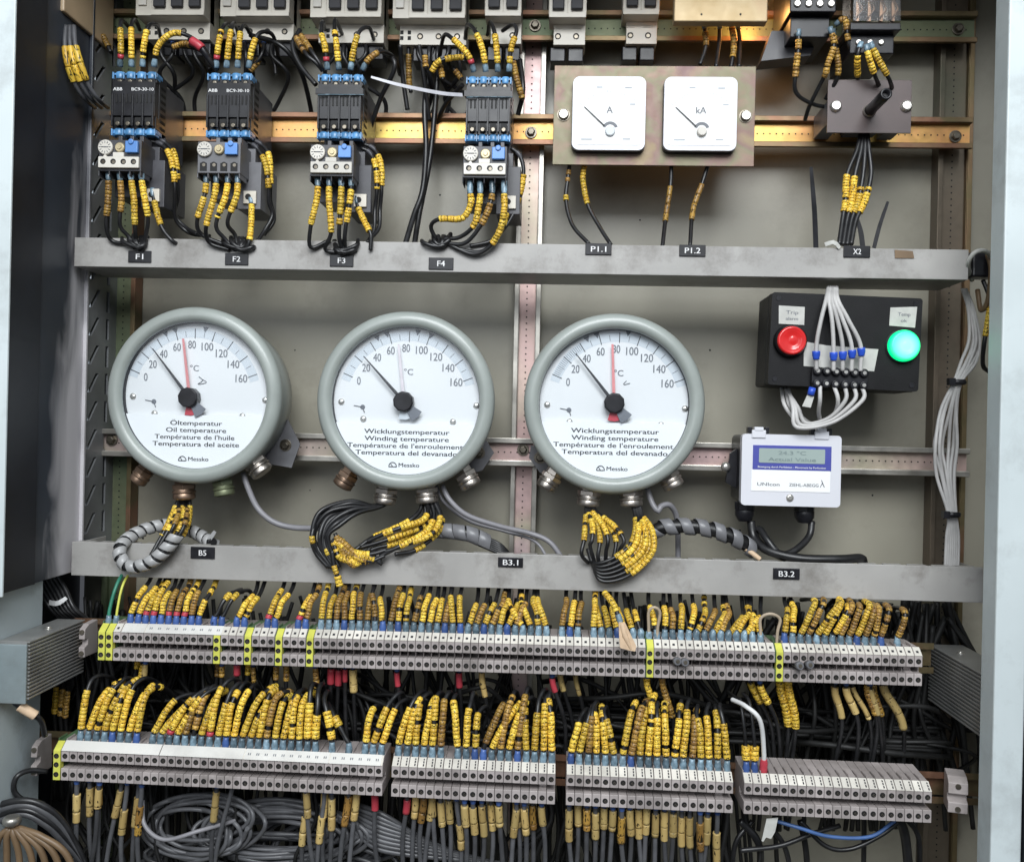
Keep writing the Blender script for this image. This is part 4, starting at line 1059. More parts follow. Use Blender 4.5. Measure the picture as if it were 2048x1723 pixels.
# ------------------------------------------------------------------ terminal rows
def make_terminal(loc, w, y0, earth=False, tall=False, marks=0):
    x, z = loc.x, loc.z; h = w * .475; sepy = 18 if y0 > -100 else 32
    prof = [(0, 0), (0, 23), (46, 23), (46, 36), (0, 36), (0, 57), (18, 69), (95, 69 + (6 if tall else 0)), (95, 0)]
    pr = [(y0 + a, z + b) for a, b in prof]
    mb = MB().prismx(pr[::-1], x - h, x + h)
    mb.prismx([(y0 + sepy, z + 22), (y0 + sepy, z + 37), (y0 + 47, z + 37), (y0 + 47, z + 22)][::-1], x + h - 1.6, x + h)
    # funnel collar the wire goes into
    mb.box(x - h, x - h + 2, y0 + 19, y0 + 50, z + 69, z + 74)
    if not earth:
        o = obj('terminal_block', mb, 'terminal', loc=(x, y0, z), bevel=.7, seg=1)
        tg = MB().prismx([(y0 - 1.2, z + 57.5), (y0 + 17, z + 70.5), (y0 + 19, z + 69), (y0 + .5, z + 56)][::-1], x - h + .6, x + h - .6, 0)
        tm = MB()
        if marks == 1:
            a0, a1 = (y0 + 4.5, z + 61.8), (y0 + 9, z + 65)
            tg.add([(x - 2.6, a0[0], a0[1]), (x + 2.2, a0[0], a0[1]), (x + 2.2, a1[0], a1[1]), (x - 2.6, a1[0], a1[1])], [(0, 1, 2, 3)], 1)
        if marks == 2:
            for k, (u0, u1) in enumerate(((.12, .34), (.42, .62), (.70, .86))):
                q0 = (y0 - 1.2 + 18.2 * u0 - .4, z + 57.5 + 13 * u0 + .4); q1 = (y0 - 1.2 + 18.2 * u1 - .4, z + 57.5 + 13 * u1 + .4)
                tg.add([(x + 2, q0[0], q0[1]), (x + 4.4, q0[0], q0[1]), (x + 4.4, q1[0], q1[1]), (x + 2, q1[0], q1[1])], [(0, 1, 2, 3)], 1)
        obj('marker_tag', tg, ['marker', 'ink'], o)
        zs = (11.5, 46.5)
    else:
        o = obj('earth_terminal', mb, 'earthgreen', loc=(x, y0, z), bevel=.7, seg=1)
        fa = MB().box(x - h + 1.5, x + h, y0 - 1.5, y0 + 12, z + 0.5, z + 57).prismx([(y0 - 1.5, z + 57), (y0 + 17, z + 70.5), (y0 + 19, z + 68), (y0 + .5, z + 55)][::-1], x - h + 1.5, x + h, 0)
        obj('yellow_face', fa, 'earthyellow', o, bevel=.6, seg=1)
        zs = (11.5, 30, 46.5)
    for zz in zs:
        s = MB().lathe((x, y0 - (1.5 if earth else 0) - .1, z + zz), (0, -1, 0), [(5.0, 0), (5.0, .3)], 14, 0)
        s.lathe((x + .7, y0 - (1.5 if earth else 0) - .45, z + zz - 1), (0, -1, 0), [(2.6, 0), (2.5, .5)], 12, 1)
        s.add([(x - 1.6, y0 - (1.5 if earth else 0) - 1.1, z + zz - 2.4), (x - .8, y0 - (1.5 if earth else 0) - 1.1, z + zz - 3.2), (x + 3, y0 - (1.5 if earth else 0) - 1.1, z + zz + .6), (x + 2.2, y0 - (1.5 if earth else 0) - 1.1, z + zz + 1.4)], [(0, 1, 2, 3)], 0)
        obj('clamp_screw', s, ['dark', 'bolt'], o)
    return o

Y1, Y2 = -60, -130
def zline(px, pts, y):
    (xa, ya), (xb, yb) = pts
    return P(px, ya + (yb - ya) * (px - xa) / (xb - xa), y).z
B1 = ((240, 1321), (1800, 1370)); B2 = ((150, 1561), (1700, 1637))
def row(name, px0, px1, count, y0, base, earth_at, tall, marks, place):
    xa = P(px0, base[0][1] - 30, y0).x; xb = P(px1, base[1][1] - 30, y0).x
    p0 = px0; w_ = (xb - xa) / count
    out = []; proto = {}; ng = ne = 0
    for i in range(count):
        x = xa + (i + .5) * w_; px = px0 + (px1 - px0) * (i + .5) / count
        z = zline(px, base, y0); e = i in earth_at
        loc = Vector((x, y0, z))
        if e:
            lab = 'green and yellow earth terminal, %s from the left in the %s' % (nth(ne), place); ne += 1
        else:
            lab = 'grey screw terminal block, %s from the left in the %s' % (nth(ng), place); ng += 1
        if e not in proto:
            proto[e] = make_terminal(loc, w_, y0, e, tall, marks); o = proto[e]
            tag(o, lab, 'terminal block', ('earth terminals of the ' if e else 'grey terminals of the ') + place)
        else: o = dup(proto[e], loc, lab)
        if not e and rnd.random() < .04 and len(out) > 3: o.location.y += rnd.uniform(-1, 1) * U
        out.append((px, x, z, e))
    return out, w_
earth1 = {0, 1, 15, 19, 23, 27, 70, 86}
r1, w1 = row('upper', 195, 1845, 104, Y1, B1, earth1, False, 1, 'upper terminal row')
ra, wa = row('lowA', 105, 764, 40, Y2, B2, {0}, False, 0, 'lower row, left section')
rb, wb = row('lowB', 783, 1110, 19, Y2, B2, set(), False, 2, 'lower row, second section')
rc, wc = row('lowC', 1133, 1466, 19, Y2, B2, set(), False, 2, 'lower row, third section')
rd, wd = row('lowD', 1489, 1864, 21, Y2, B2, set(), True, 2, 'lower row, right-hand section')

# long white label strips on the left section of the lower row and the left of the upper row
def strip(pa, pb, y0, base, label, dots=False):
    xa, xb = P(pa, 1500, y0).x, P(pb, 1500, y0).x
    za, zb = zline(pa, base, y0), zline(pb, base, y0)
    a = (y0 - 2.6, 57.5); b = (y0 + 17, 71.5); c = (y0 + 17.5, 70.8); d = (y0 - 1.6, 56.8)
    vs = [(xa, q[0], za + q[1]) for q in (a, b, c, d)] + [(xb, q[0], zb + q[1]) for q in (a, b, c, d)]
    mb = MB().add(vs, [(0, 1, 2, 3), (7, 6, 5, 4), (0, 4, 5, 1), (1, 5, 6, 2), (2, 6, 7, 3), (3, 7, 4, 0)])
    if dots:
        n = int((xb - xa) / 16)
        for i in range(n):
            x = xa + (i + .5) * (xb - xa) / n; z = za + (zb - za) * (i + .5) / n
            for dx in (-2.4, 1.2): mb.add([(x + dx, y0 + 5, z + 63.4), (x + dx + 1.8, y0 + 5, z + 63.4), (x + dx + 1.8, y0 + 9, z + 66.4), (x + dx, y0 + 9, z + 66.4)], [(0, 1, 2, 3)], 1)
    o = obj('label_strip', mb, ['striplabel', 'inkgrey'], loc=(xa, y0, za)); tag(o, label, 'label strip', 'white label strips on the terminals')
strip(124, 318, Y2, B2, 'blank white label strip at the left end of the lower terminal row')
strip(320, 486, Y2, B2, 'blank white label strip, second from left on the lower terminal row')
strip(488, 657, Y2, B2, 'white label strip with printed numbers on the lower terminal row', True)
strip(659, 762, Y2, B2, 'white label strip with faint numbers, last before the first gap in the lower row', True)
strip(239, 283, Y1, B1, 'short white label strip beside the leftmost earth terminals of the upper row')
strip(285, 437, Y1, B1, 'white label strip with printed numbers at the left of the upper row', True)

# end brackets
def end_clamp(px, pyb, y0, label, w_=14, base=None, tall=0):
    p = P(px, pyb, y0)
    z = zline(px, base, y0) if base else p.z
    t = thing('end_clamp', label, 'end clamp', (p.x, y0, z), 'grey end clamps on the terminal rails')
    h = w_ / 2
    pr = [(10, 2), (8, 22), (22, 26), (22, 36), (8, 38), (10, 58), (26, 66), (62, 68), (66, 0)]
    obj('clamp_body', MB().prismx([(y0 + a, z + b) for a, b in pr][::-1], p.x - h, p.x + h), 'terminal', t, bevel=1.5)
    for zz in (10, 52): obj('clamp_screw', MB().lathe((p.x, y0 + 12, z + zz), (0, -1, 0), [(5, 0), (5, 5)], 14), 'bolt', t)
    return t
end_clamp(776, 0, Y2, 'grey end clamp in the first gap of the lower terminal row', 13, B2)
end_clamp(1121, 0, Y2, 'grey end clamp in the second gap of the lower terminal row', 14, B2)
end_clamp(1478, 0, Y2, 'grey end clamp in the third gap of the lower terminal row', 14, B2)
end_clamp(97, 0, Y2, 'grey end clamp at the left end of the lower terminal row', 12, B2)
end_clamp(188, 0, Y1, 'grey end clamp at the left end of the upper terminal row', 12, B1)
end_clamp(1853, 0, Y1, 'grey end clamp at the right end of the upper terminal row', 14, B1)
o = end_clamp(1917, 1632, Y2 + 20, 'lone grey end clamp on bare rail at the lower right', 34)
o.rotation_euler = (0, 0, math.radians(-14))
# rails they sit on
def trail(label, pa, pb, base, y0):
    xa, xb = P(pa, 1400, y0 + 95).x, P(pb, 1400, y0 + 95).x
    za, zb = zline(pa, base, y0) + 34, zline(pb, base, y0) + 34
    t = thing('terminal_rail', label, 'rail', (xa, y0 + 95, za), 'rails under the terminal rows')
    for nm, y_, d0, d1, mm in (('rail_lip', y0 + 86, 18, 30, 'zinc_brown'), ('rail_web', y0 + 100, -18, 18, 'zinc_brown'), ('rail_lip', y0 + 86, -30, -18, 'zinc_brown')):
        vs = []
        for xx, zz in ((xa, za), (xb, zb)):
            vs += [(xx, y_, zz + d0), (xx, y_, zz + d1), (xx, y_ + 3, zz + d1), (xx, y_ + 3, zz + d0)]
        obj(nm, MB().add(vs, [(0, 1, 2, 3), (7, 6, 5, 4), (0, 4, 5, 1), (1, 5, 6, 2), (2, 6, 7, 3), (3, 7, 4, 0)]), mm, t)
trail('brown mounting rail under the upper terminal row', 150, 1862, B1, Y1)
trail('brown mounting rail under the lower terminal row, bare at its right end', 80, 1990, B2, Y2)

# ------------------------------------------------------------------ wires standing on the terminals
def nearest(rw, px): return min(rw, key=lambda q: abs(q[0] - px))
def terminal_wire(term, y0, lean, h, slen, col, lugm, lab, group, shelf=69, back=150, tip=0, r=4.6, sr=6.6, pitch=7.0, red=False, start=26, skip=.05, front=0, sag=20, up=False, extra=0):
    px, x, z, e = term; zt = z + shelf; y = y0 + 27
    j = lambda a: rnd.uniform(-a, a)
    pts = [(x, y, zt - 6), (x + j(.6), y, zt + 16), (x + lean * .18 + j(1), y + 2 - front * .3, zt + h * .38), (x + lean * .6 + j(1.5), y + 8 - front * .7, zt + h * .75),
           (x + lean + j(2), y + 26 - front, zt + h * .97), *(([(x + lean * 1.1 + tip, y + 52 - front * .5, zt + h * 1.2), (x + lean * 1.2 + j(4), y + 70, zt + h * 1.7)]) if up else [(x + lean * 1.25 + tip + j(5), y + 62, zt + h * rnd.uniform(.9, 1.03)), (x + lean * 1.3 + tip * 1.5 + j(14), y + back, zt + h - sag - rnd.uniform(0, 30))])]
    sl = []
    if slen > 0: sl.append((start, start + slen, col, sr, pitch, skip))
    if red: sl = [(start - 2, start + 6, 'red', sr + .3, 10, 0), (start + 7, start + slen, col, sr, pitch, skip)]
    if extra: sl.append((start + slen + rnd.uniform(5, 14), start + slen + rnd.uniform(22, 34), col, sr, pitch, .1))
    return wire(lab, pts, r, 'cable', sl, (0, 25, lugm, 6.7 if lugm == 'lug' else 6.9), group=group, direct=True)

G1 = 'marked wires rising from the upper terminal row'
cl1 = [  # px from, px to, lean start, lean end, height, sleeve, material, ferrule, place
    (255, 392, 10, 8, 66, 52, 'yellow', 'bluelug', 'the cluster over the leftmost grey terminals'),
    (475, 512, 22, 16, 64, 50, 'yellow', 'bluelug', 'the trio right of the second earth terminal group'),
    (538, 566, 14, 14, 66, 50, 'yellow', 'bluelug', 'the trio before the fourth earth terminal'),
    (600, 632, 10, 4, 67, 52, 'yellow', 'bluelug', 'the trio before the fifth earth terminal'),
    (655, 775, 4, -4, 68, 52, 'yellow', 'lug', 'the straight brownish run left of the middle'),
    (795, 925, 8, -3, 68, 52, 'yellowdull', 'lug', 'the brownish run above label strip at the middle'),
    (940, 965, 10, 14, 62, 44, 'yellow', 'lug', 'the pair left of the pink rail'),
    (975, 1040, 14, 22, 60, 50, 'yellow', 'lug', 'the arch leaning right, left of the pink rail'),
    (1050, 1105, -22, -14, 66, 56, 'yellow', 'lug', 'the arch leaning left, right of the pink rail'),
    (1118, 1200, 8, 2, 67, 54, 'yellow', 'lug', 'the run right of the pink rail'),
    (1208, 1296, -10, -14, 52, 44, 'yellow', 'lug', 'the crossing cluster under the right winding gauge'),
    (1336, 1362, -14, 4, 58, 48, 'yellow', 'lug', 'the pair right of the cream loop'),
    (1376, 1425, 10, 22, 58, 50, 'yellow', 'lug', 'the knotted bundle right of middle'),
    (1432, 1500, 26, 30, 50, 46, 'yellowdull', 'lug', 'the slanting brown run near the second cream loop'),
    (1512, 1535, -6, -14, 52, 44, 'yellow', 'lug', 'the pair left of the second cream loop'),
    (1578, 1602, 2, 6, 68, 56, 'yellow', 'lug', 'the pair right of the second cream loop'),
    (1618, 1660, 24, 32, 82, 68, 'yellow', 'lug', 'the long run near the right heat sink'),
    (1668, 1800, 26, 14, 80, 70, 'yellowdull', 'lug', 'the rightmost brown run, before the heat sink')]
seen = set()
for (a, b, l0, l1, h, sl, col, lg, place) in cl1:
    ts = [q for q in r1 if a - 8 < q[0] < b + 8 and not q[3] and q[0] not in seen]
    for i, q in enumerate(ts):
        seen.add(q[0])
        if rnd.random() < .035: continue
        f = i / max(1, len(ts) - 1); dull = rnd.random()
        c = col
        if col == 'yellow' and dull < .28: c = 'yellowdull'
        if col == 'yellowdull' and dull < .45: c = 'yellow'
        red = lg == 'bluelug' and rnd.random() < .3
        terminal_wire(q, Y1, l0 + (l1 - l0) * f + rnd.gauss(0, 4.5), h * rnd.uniform(.85, 1.06), sl * rnd.uniform(.95, 1.3), c, lg if rnd.random() > .12 or lg == 'bluelug' else 'bluelug',
                      'yellow-marked wire, %s from left in %s' % (nth(i), place), G1, red=red, pitch=6.2, sr=6.1, r=4.2, extra=rnd.random() < .3,
                      front=(26 if q[0] > 1610 else 0), back=110, sag=8, up=q[0] < 1610)
for i, px in enumerate((418, 430, 443)):      # plain wires with markers only at their ends
    q = nearest(r1, px)
    terminal_wire(q, Y1, 26, 64, 18, 'yellow', 'bluelug', 'bare black wire marked only at its top, %s of the trio leaning right' % nth(i), G1, start=62, r=4, sr=6, pitch=6, back=70, sag=4)
for i, px in enumerate((205, 222)):
    q = nearest(r1, px); wire('thin green and yellow earth wire, %s one at the left end' % nth(i), [(q[1] + .5, Y1 + 27, q[2] + 64), (q[1] + 2, Y1 + 30, q[2] + 100), (q[1] + 9 - i * 3, Y1 + 50, q[2] + 150), (q[1] + 12, 60, q[2] + 190)], 3.6 if i == 0 else 2.6, 'greenwire' if i == 0 else 'earthyellow', lug=(0, 20, 'lug', 6.5), direct=True, group='earth wires at the left end')
# cream jumper loops
for (pa, pb, pt, lab) in ((1307, 1328, 1213, 'cream wire loop bridging two terminals right of the masking tape'), (1538, 1566, 1226, 'cream wire loop bridging two terminals, nearer the right heat sink')):
    qa, qb = nearest(r1, pa), nearest(r1, pb); zt = P((pa + pb) / 2, pt, Y1 + 20).z
    wire(lab, [(qa[1], Y1 + 24, qa[2] + 66), (qa[1] - 1, Y1 + 22, qa[2] + 92), (qa[1] - 2, Y1 + 18, zt - 10), ((qa[1] + qb[1]) / 2, Y1 + 14, zt), (qb[1] + 4, Y1 + 18, zt - 10), (qb[1] + 1, Y1 + 22, qb[2] + 92), (qb[1], Y1 + 24, qb[2] + 66)], 3.1, 'loop', lug=(0, 18, 'lug', 6.5), direct=True, group='cream jumper loops')
# masking tape flag on a wire end
wire('loose wire end wrapped in a flag of masking tape, hanging over the upper row', [(1208, 1183, -50), (1225, 1205, -75), (1238, 1235, -85), (1243, 1250, -88)], 5, 'cable', [(2, 52, 'yellow', 6.4, 7)], lug=(58, 76, 'lug', 6))
pts = [(1237, 1243), (1250, 1244), (1272, 1290), (1270, 1301), (1258, 1299), (1240, 1294), (1238, 1270)]
w_ = [P(a, b, -92) for a, b in pts]
mb = MB().prism([(v.x, v.z) for v in w_][::-1], -96, -90)
mb.tube([P(1243, 1246, -93), P(1250, 1270, -95), P(1262, 1298, -94)], [5, 6, 3], 8)
o = obj('masking_tape_flag', mb, 'masking', loc=w_[0], bevel=1.5); tag(o, 'crumpled flag of brown masking tape hanging in front of the upper terminal row', 'tape')

G2 = 'marked wires rising from the lower terminal row'
cl2 = [
    (ra, 148, 150, 12, 12, 112, 84, 'the single tall wire at the left end'),
    (ra, 168, 262, 40, 8, 112, 76, 'the fan at the left of the lower row'),
    (ra, 290, 328, 46, 38, 96, 62, 'the slanting group left of the first label join'),
    (ra, 336, 462, 40, 8, 104, 74, 'the fan over the second white label strip'),
    (ra, 478, 588, 30, 2, 100, 76, 'the fan over the numbered label strip'),
    (ra, 722, 762, 10, 24, 92, 66, 'the trio before the first gap'),
    (rb, 796, 912, 22, -6, 114, 78, 'the tall group after the first gap'),
    (rb, 930, 948, 16, 8, 98, 72, 'the pair in the middle of the second section'),
    (rb, 966, 1104, 40, -12, 112, 84, 'the fan at the right of the second section'),
    (rc, 1143, 1182, 12, 8, 96, 62, 'the trio after the second gap'),
    (rc, 1194, 1228, 2, -14, 98, 66, 'the second trio of the third section'),
    (rc, 1244, 1330, 22, -2, 112, 80, 'the tall group under the masking tape'),
    (rc, 1344, 1450, 8, -10, 108, 78, 'the even group at the right of the third section')]
for (rw, a, b, l0, l1, h, sl, place) in cl2:
    ts = [q for q in rw if a - 8 < q[0] < b + 8 and not q[3]]
    for i, q in enumerate(ts):
        f = i / max(1, len(ts) - 1)
        if rnd.random() < .02: continue
        c = 'yellow' if rnd.random() > .16 else 'yellowdull'
        hh = h * rnd.uniform(.84, 1.06)
        terminal_wire(q, Y2, (l0 + (l1 - l0) * f) * rnd.uniform(.65, 1.35) + rnd.gauss(0, 5), hh, sl * rnd.uniform(.8, 1.25), c, 'lug' if rnd.random() > .1 else 'bluelug',
                      'yellow-marked wire, %s from left in %s' % (nth(i), place), G2, pitch=7.6, sr=6.8, r=4.3, start=28, back=180, sag=70, tip=8, red=(rw is ra and rnd.random() < .07), extra=rnd.random() < .35)
for i, (px, lean, h, sl) in enumerate(((602, 0, 120, 66), (626, -2, 110, 44), (657, -22, 96, 52), (690, -42, 76, 20))):
    terminal_wire(nearest(ra, px), Y2, lean, h, sl, 'yellow', 'lug', 'thickly marked yellow wire, %s of four loose ones before the first gap' % nth(i), G2, pitch=8, sr=8, r=5, start=30 if i < 3 else 60, back=150, sag=60)
for i, px in enumerate((1497, 1513)):
    q = nearest(rd, px); terminal_wire(q, Y2, -8, 130, 26, 'yellow', 'bluelug', 'thin blue grey wire with short yellow marker, %s one of the right-hand section' % nth(i), G2, pitch=8, sr=8.5, r=3.6, start=28, back=120, sag=10)
q = nearest(rd, 1541)
wire('white wire with red ferrule arching left over the right-hand section', [(q[1], Y2 + 27, q[2] + 68), (q[1] - 1, Y2 + 22, q[2] + 110), P(1520, 1440, -120), P(1492, 1412, -110), P(1464, 1398, -80)], 4.4, 'whitewire', lug=(0, 26, 'red', 7.5), direct=True)

# ------------------------------------------------------------------ wires hanging beneath the terminals
def hang(px, pyt, rw, y0, s0, s1, mm, label, group, sr=6.5, dx=0, end=1800, col='cablegrey', y=None, pitch=34, r=4.6):
    q = nearest(rw, px); yb_ = y0 + 27 if y is None else y
    z0 = q[2] + 4; x = q[1]
    pts = [(x, yb_, z0), (x + dx * .2, yb_, z0 - 30)]
    e1 = P(px + dx * .5, pyt + (end - pyt) * .45, yb_ + 10); e2 = P(px + dx + rnd.uniform(-14, 14), end, yb_ + 30)
    pts += [e1, e2]
    return wire(label, pts, r, col, [(s0, s1, mm, sr, pitch, 0)] if s1 > s0 else (), (0, 16, 'bluelug', 6.2), group=group, direct=True, name='cable', cat='cable')
GH = 'wires hanging beneath the lower terminal row'
hl = [(ra, [(152, 32, 86, 0), (170, 24, 78, 20), (184, 20, 56, 24), (200, 20, 56, -22), (222, 28, 82, -8), (245, 62, 110, -6), (262, 40, 98, 8), (275, 50, 106, 0)], 'left section'),
      (ra, [(430, 20, 78, -14), (455, 10, 10, -40), (600, 60, 116, 8), (614, 8, 56, 12), (634, 60, 112, 6), (643, 14, 60, 4), (660, 22, 82, 4), (683, 16, 74, 0), (704, 10, 62, -4), (740, 10, 40, 20)], 'left section near the gap'),
      (rb, [(802, 18, 44, 6), (823, 10, 54, 4), (838, 12, 60, 2), (852, 10, 56, 2), (868, 14, 48, 4), (884, 20, 66, 6), (900, 16, 60, 4), (920, 60, 108, 6), (933, 16, 56, 2), (950, 20, 70, 0), (968, 18, 76, 0), (985, 20, 70, 2), (1002, 14, 52, 2), (1024, 22, 76, 2), (1040, 14, 60, 0), (1055, 18, 68, -4), (1070, 16, 62, -6), (1090, 14, 48, 0)], 'second section'),
      (rc, [(1140, 20, 80, -2), (1156, 12, 52, 0), (1172, 16, 56, 2), (1190, 22, 72, 2), (1205, 12, 52, 2), (1222, 14, 52, 0), (1242, 24, 74, 2), (1262, 12, 62, 0), (1276, 14, 70, 6), (1292, 10, 60, -4), (1310, 20, 64, 0), (1328, 14, 70, 2), (1345, 16, 60, 0), (1362, 24, 82, 2), (1382, 24, 84, -4), (1400, 28, 84, 2), (1416, 18, 72, -8), (1432, 48, 108, 2)], 'third section')]
for rw, lst, place in hl:
    for i, (px, s0, s1, dx) in enumerate(lst):
        mm = 'tansleeve' if px not in (740, 802) else 'red'
        if rnd.random() < .2 and mm == 'tansleeve': mm = 'yellowdull'
        hang(px, 1600, rw, Y2, s0 + 4, s1 + 6, mm, 'cable with long tan marker, %s from left below the %s' % (nth(i), place) if mm != 'red' else 'dark cable with short red marker hanging below the %s' % place, GH, dx=dx, sr=7.2 if mm != 'red' else 7, y=Y2 + rnd.uniform(16, 40))
GU = 'wires hanging beneath the upper terminal row'
for i, (px, s0, s1, mm, dx, sr) in enumerate([(237, 16, 60, 'earthyellow', -4, 4), (250, 18, 34, 'yellow', 2, 6), (262, 20, 46, 'yellow', 8, 6), (282, 16, 56, 'tansleeve', -8, 6), (425, 14, 44, 'yellowdull', 0, 6), (440, 16, 40, 'yellowdull', 0, 6), (474, 12, 34, 'red', 2, 7), (486, 14, 38, 'yellow', 0, 6), (512, 18, 50, 'yellowdull', 0, 5), (548, 14, 42, 'yellowdull', 4, 6), (560, 14, 46, 'yellowdull', 20, 6), (628, 16, 56, 'yellowdull', 20, 6),
        (657, 20, 52, 'red', 0, 7.5), (672, 22, 54, 'red', 0, 7.5), (692, 18, 44, 'red', 0, 5), (708, 18, 64, 'tansleeve', 4, 8), (808, 18, 46, 'red', -4, 6), (928, 18, 48, 'red', -10, 7), (985, 16, 66, 'tansleeve', -12, 6), (1130, 18, 46, 'red', 0, 6), (1146, 16, 52, 'tansleeve', 0, 6), (1172, 16, 60, 'tansleeve', 0, 5), (1318, 14, 96, 'yellow', 2, 6.5), (1346, 14, 96, 'yellowdull', 2, 6.5),
        (1525, 20, 66, 'yellow', 34, 7), (1540, 20, 60, 'yellow', 30, 7), (1576, 10, 110, 'yellow', 0, 8), (1592, 12, 112, 'yellow', -2, 8), (1695, 22, 88, 'tansleeve', -22, 7), (1714, 20, 76, 'tansleeve', 6, 7), (1732, 22, 96, 'tansleeve', 18, 5), (1752, 22, 78, 'tansleeve', 16, 6), (1762, 16, 80, 'yellowdull', -14, 7), (1776, 16, 84, 'yellowdull', -20, 7), (1796, 18, 120, 'tansleeve', 20, 8)]):
    pt = 34 if mm in ('tansleeve', 'red', 'earthyellow') else 7.5
    hang(px, 1360, r1, Y1, s0, s1, mm, 'dark cable with %s marker, %s from left between the terminal rows' % ({'red': 'red', 'yellow': 'yellow', 'yellowdull': 'dull yellow', 'tansleeve': 'long tan', 'earthyellow': 'green yellow'}[mm], nth(i)), GU, dx=dx, sr=sr, end=1560, col='cable', y=Y1 + rnd.uniform(26, 60), pitch=pt, r=4.2)

# dark mass of cables filling the space behind both terminal rows
mb = MB()
for i in range(150):
    px = rnd.uniform(170, 1880); y = rnd.uniform(60, 200)
    p0 = P(px, rnd.uniform(1190, 1260), y); dxx = rnd.gauss(0, 60)
    pts = [p0, P(px + dxx * .3, 1330, y + rnd.uniform(-25, 20)), P(px + dxx * .7 + rnd.uniform(-25, 25), 1430, y + rnd.uniform(-30, 20)), P(px + dxx, 1530, y + rnd.uniform(-20, 20)), P(px + dxx * 1.2, 1660 if px > 1480 else 1800, y)]
    mb.tube(spline(pts, 16), rnd.uniform(3.5, 5.5), 6)
for i in range(46):
    px = rnd.uniform(120, 1800); py = rnd.uniform(1355, 1520); y = rnd.uniform(20, 130); L = rnd.uniform(120, 380)
    pts = [P(px, py, y + 60), P(px + L * .25, py - rnd.uniform(-10, 40), y), P(px + L * .6, py + rnd.uniform(-20, 40), y - 10), P(min(1900, px + L), py + rnd.uniform(0, 70), y + 60)]
    mb.tube(spline(pts, 16), rnd.uniform(3.5, 6.5), 6)
for i in range(110):
    px = rnd.uniform(140, 1500); y = rnd.uniform(-60, 120)
    pts = [P(px, 1560, y), P(px + rnd.uniform(-20, 20), 1640, y), P(px + rnd.uniform(-50, 50), 1720, y), P(px + rnd.uniform(-70, 70), 1800, y)]
    mb.tube(spline(pts, 16), rnd.uniform(3.5, 5.5), 6)
for i in range(110):  # extra cables added to darken the gaps over the back panel
    px = rnd.choice((rnd.uniform(1480, 1900), rnd.uniform(170, 420), rnd.uniform(1650, 1900))); y = rnd.uniform(110, 210); dxx = rnd.gauss(0, 70)
    pts = [P(px, rnd.uniform(1195, 1260), y), P(px + dxx * .4, 1330, y), P(px + dxx + rnd.uniform(-30, 30), 1430, y), P(px + dxx * 1.2, 1545, y), P(px + dxx * 1.2, 1600, y)]
    mb.tube(spline(pts, 16), rnd.uniform(5, 8), 6)
o = obj('cable_tangle', mb, 'tangle', loc=(0, 100, -600)); tag(o, 'dark tangle of black cables filling the space behind the terminal rows', 'cables', kind='stuff')
# more cables running along behind, grouped in looms
for k in range(3):
    y = 150 - 30 * k
    mb = MB()
    for i in range(9):
        yy = y + rnd.uniform(-12, 12); zz = rnd.uniform(-14, 14)
        pts = [P(180, 1385 + zz + 25 * k, yy), P(600, 1400 + zz + 25 * k, yy), P(1100, 1412 + zz + 25 * k, yy), P(1600, 1430 + zz + 25 * k, yy), P(1880, 1440 + zz + 25 * k, yy)]
        mb.tube(spline([p + Vector((0, rnd.uniform(-6, 6), rnd.uniform(-8, 8))) for p in pts], 24), 5, 6)
    o = obj('cable_loom', mb, 'tangle', loc=P(180, 1385, y)); tag(o, 'black loom of cables running behind the gap, %s from the back' % ORD[k], 'cables', 'looms behind the terminal rows', 'stuff')

# grey coil of spare cable, bottom left of centre
def coil(label, turns, cx, cy, rx, ry, y, mat, r=4.8, jx=42, jy=26, n=12, name='cable_coil'):
    pts = []
    ox = oy = 0; ex = ey = 1
    for k in range(turns):
        tx, ty = rnd.uniform(-jx, jx), rnd.uniform(-jy, jy); sx_, sy_ = rnd.uniform(.7, 1.12), rnd.uniform(.65, 1.15)
        for i in range(n):
            f = i / n; a = 2 * math.pi * f
            cxx = cx + ox + (tx - ox) * f; cyy = cy + oy + (ty - oy) * f
            qx, qy = ex + (sx_ - ex) * f, ey + (sy_ - ey) * f
            pts.append(P(cxx + rx * qx * math.cos(a), cyy + ry * qy * math.sin(a), y + rnd.uniform(-16, 16) + 40 * math.sin(a * .5)))
        ox, oy, ex, ey = tx, ty, sx_, sy_
    o = obj(name, MB().tube(spline(pts, 8), r, 7), mat, loc=pts[0]); return tag(o, label, 'cable coil', 'coils of spare grey cable')
coil('wide coil of dark grey spare cable at the bottom, below the lower row', 17, 560, 1672, 150, 55, -60, 'cablegrey', 4.6)
coil('coil of dark grey cable left of the wide coil', 9, 395, 1655, 100, 55, -70, 'cablegrey', 4.4)
coil('coil of dark grey cable lying lowest, at the bottom edge', 8, 520, 1715, 240, 45, -40, 'cablegrey', 4.8)
coil('inner coil of dark grey cable, partly hidden by tan markers', 5, 650, 1690, 110, 62, -20, 'cablegrey', 4.8)
wire('light blue cable curving through the grey coil', [(285, 1600, -90), (290, 1650, -110), (330, 1678, -120), (400, 1660, -110), (470, 1640, -60)], 4.2, 'capillary', name='cable', cat='cable')
for i in range(9):
    a = i * 13
    wire('dark grey cable sweeping down right from the coil, %s from above' % nth(i), [(690 + a * .2, 1600 + a * .5, -30), (760, 1625 + a * .7, -70), (830 + a, 1668 + a * .5, -60), (930 + a, 1735, -40), (990 + a, 1800, -20)], 5, 'cablegrey', name='cable', cat='cable', group='grey cables sweeping down right')
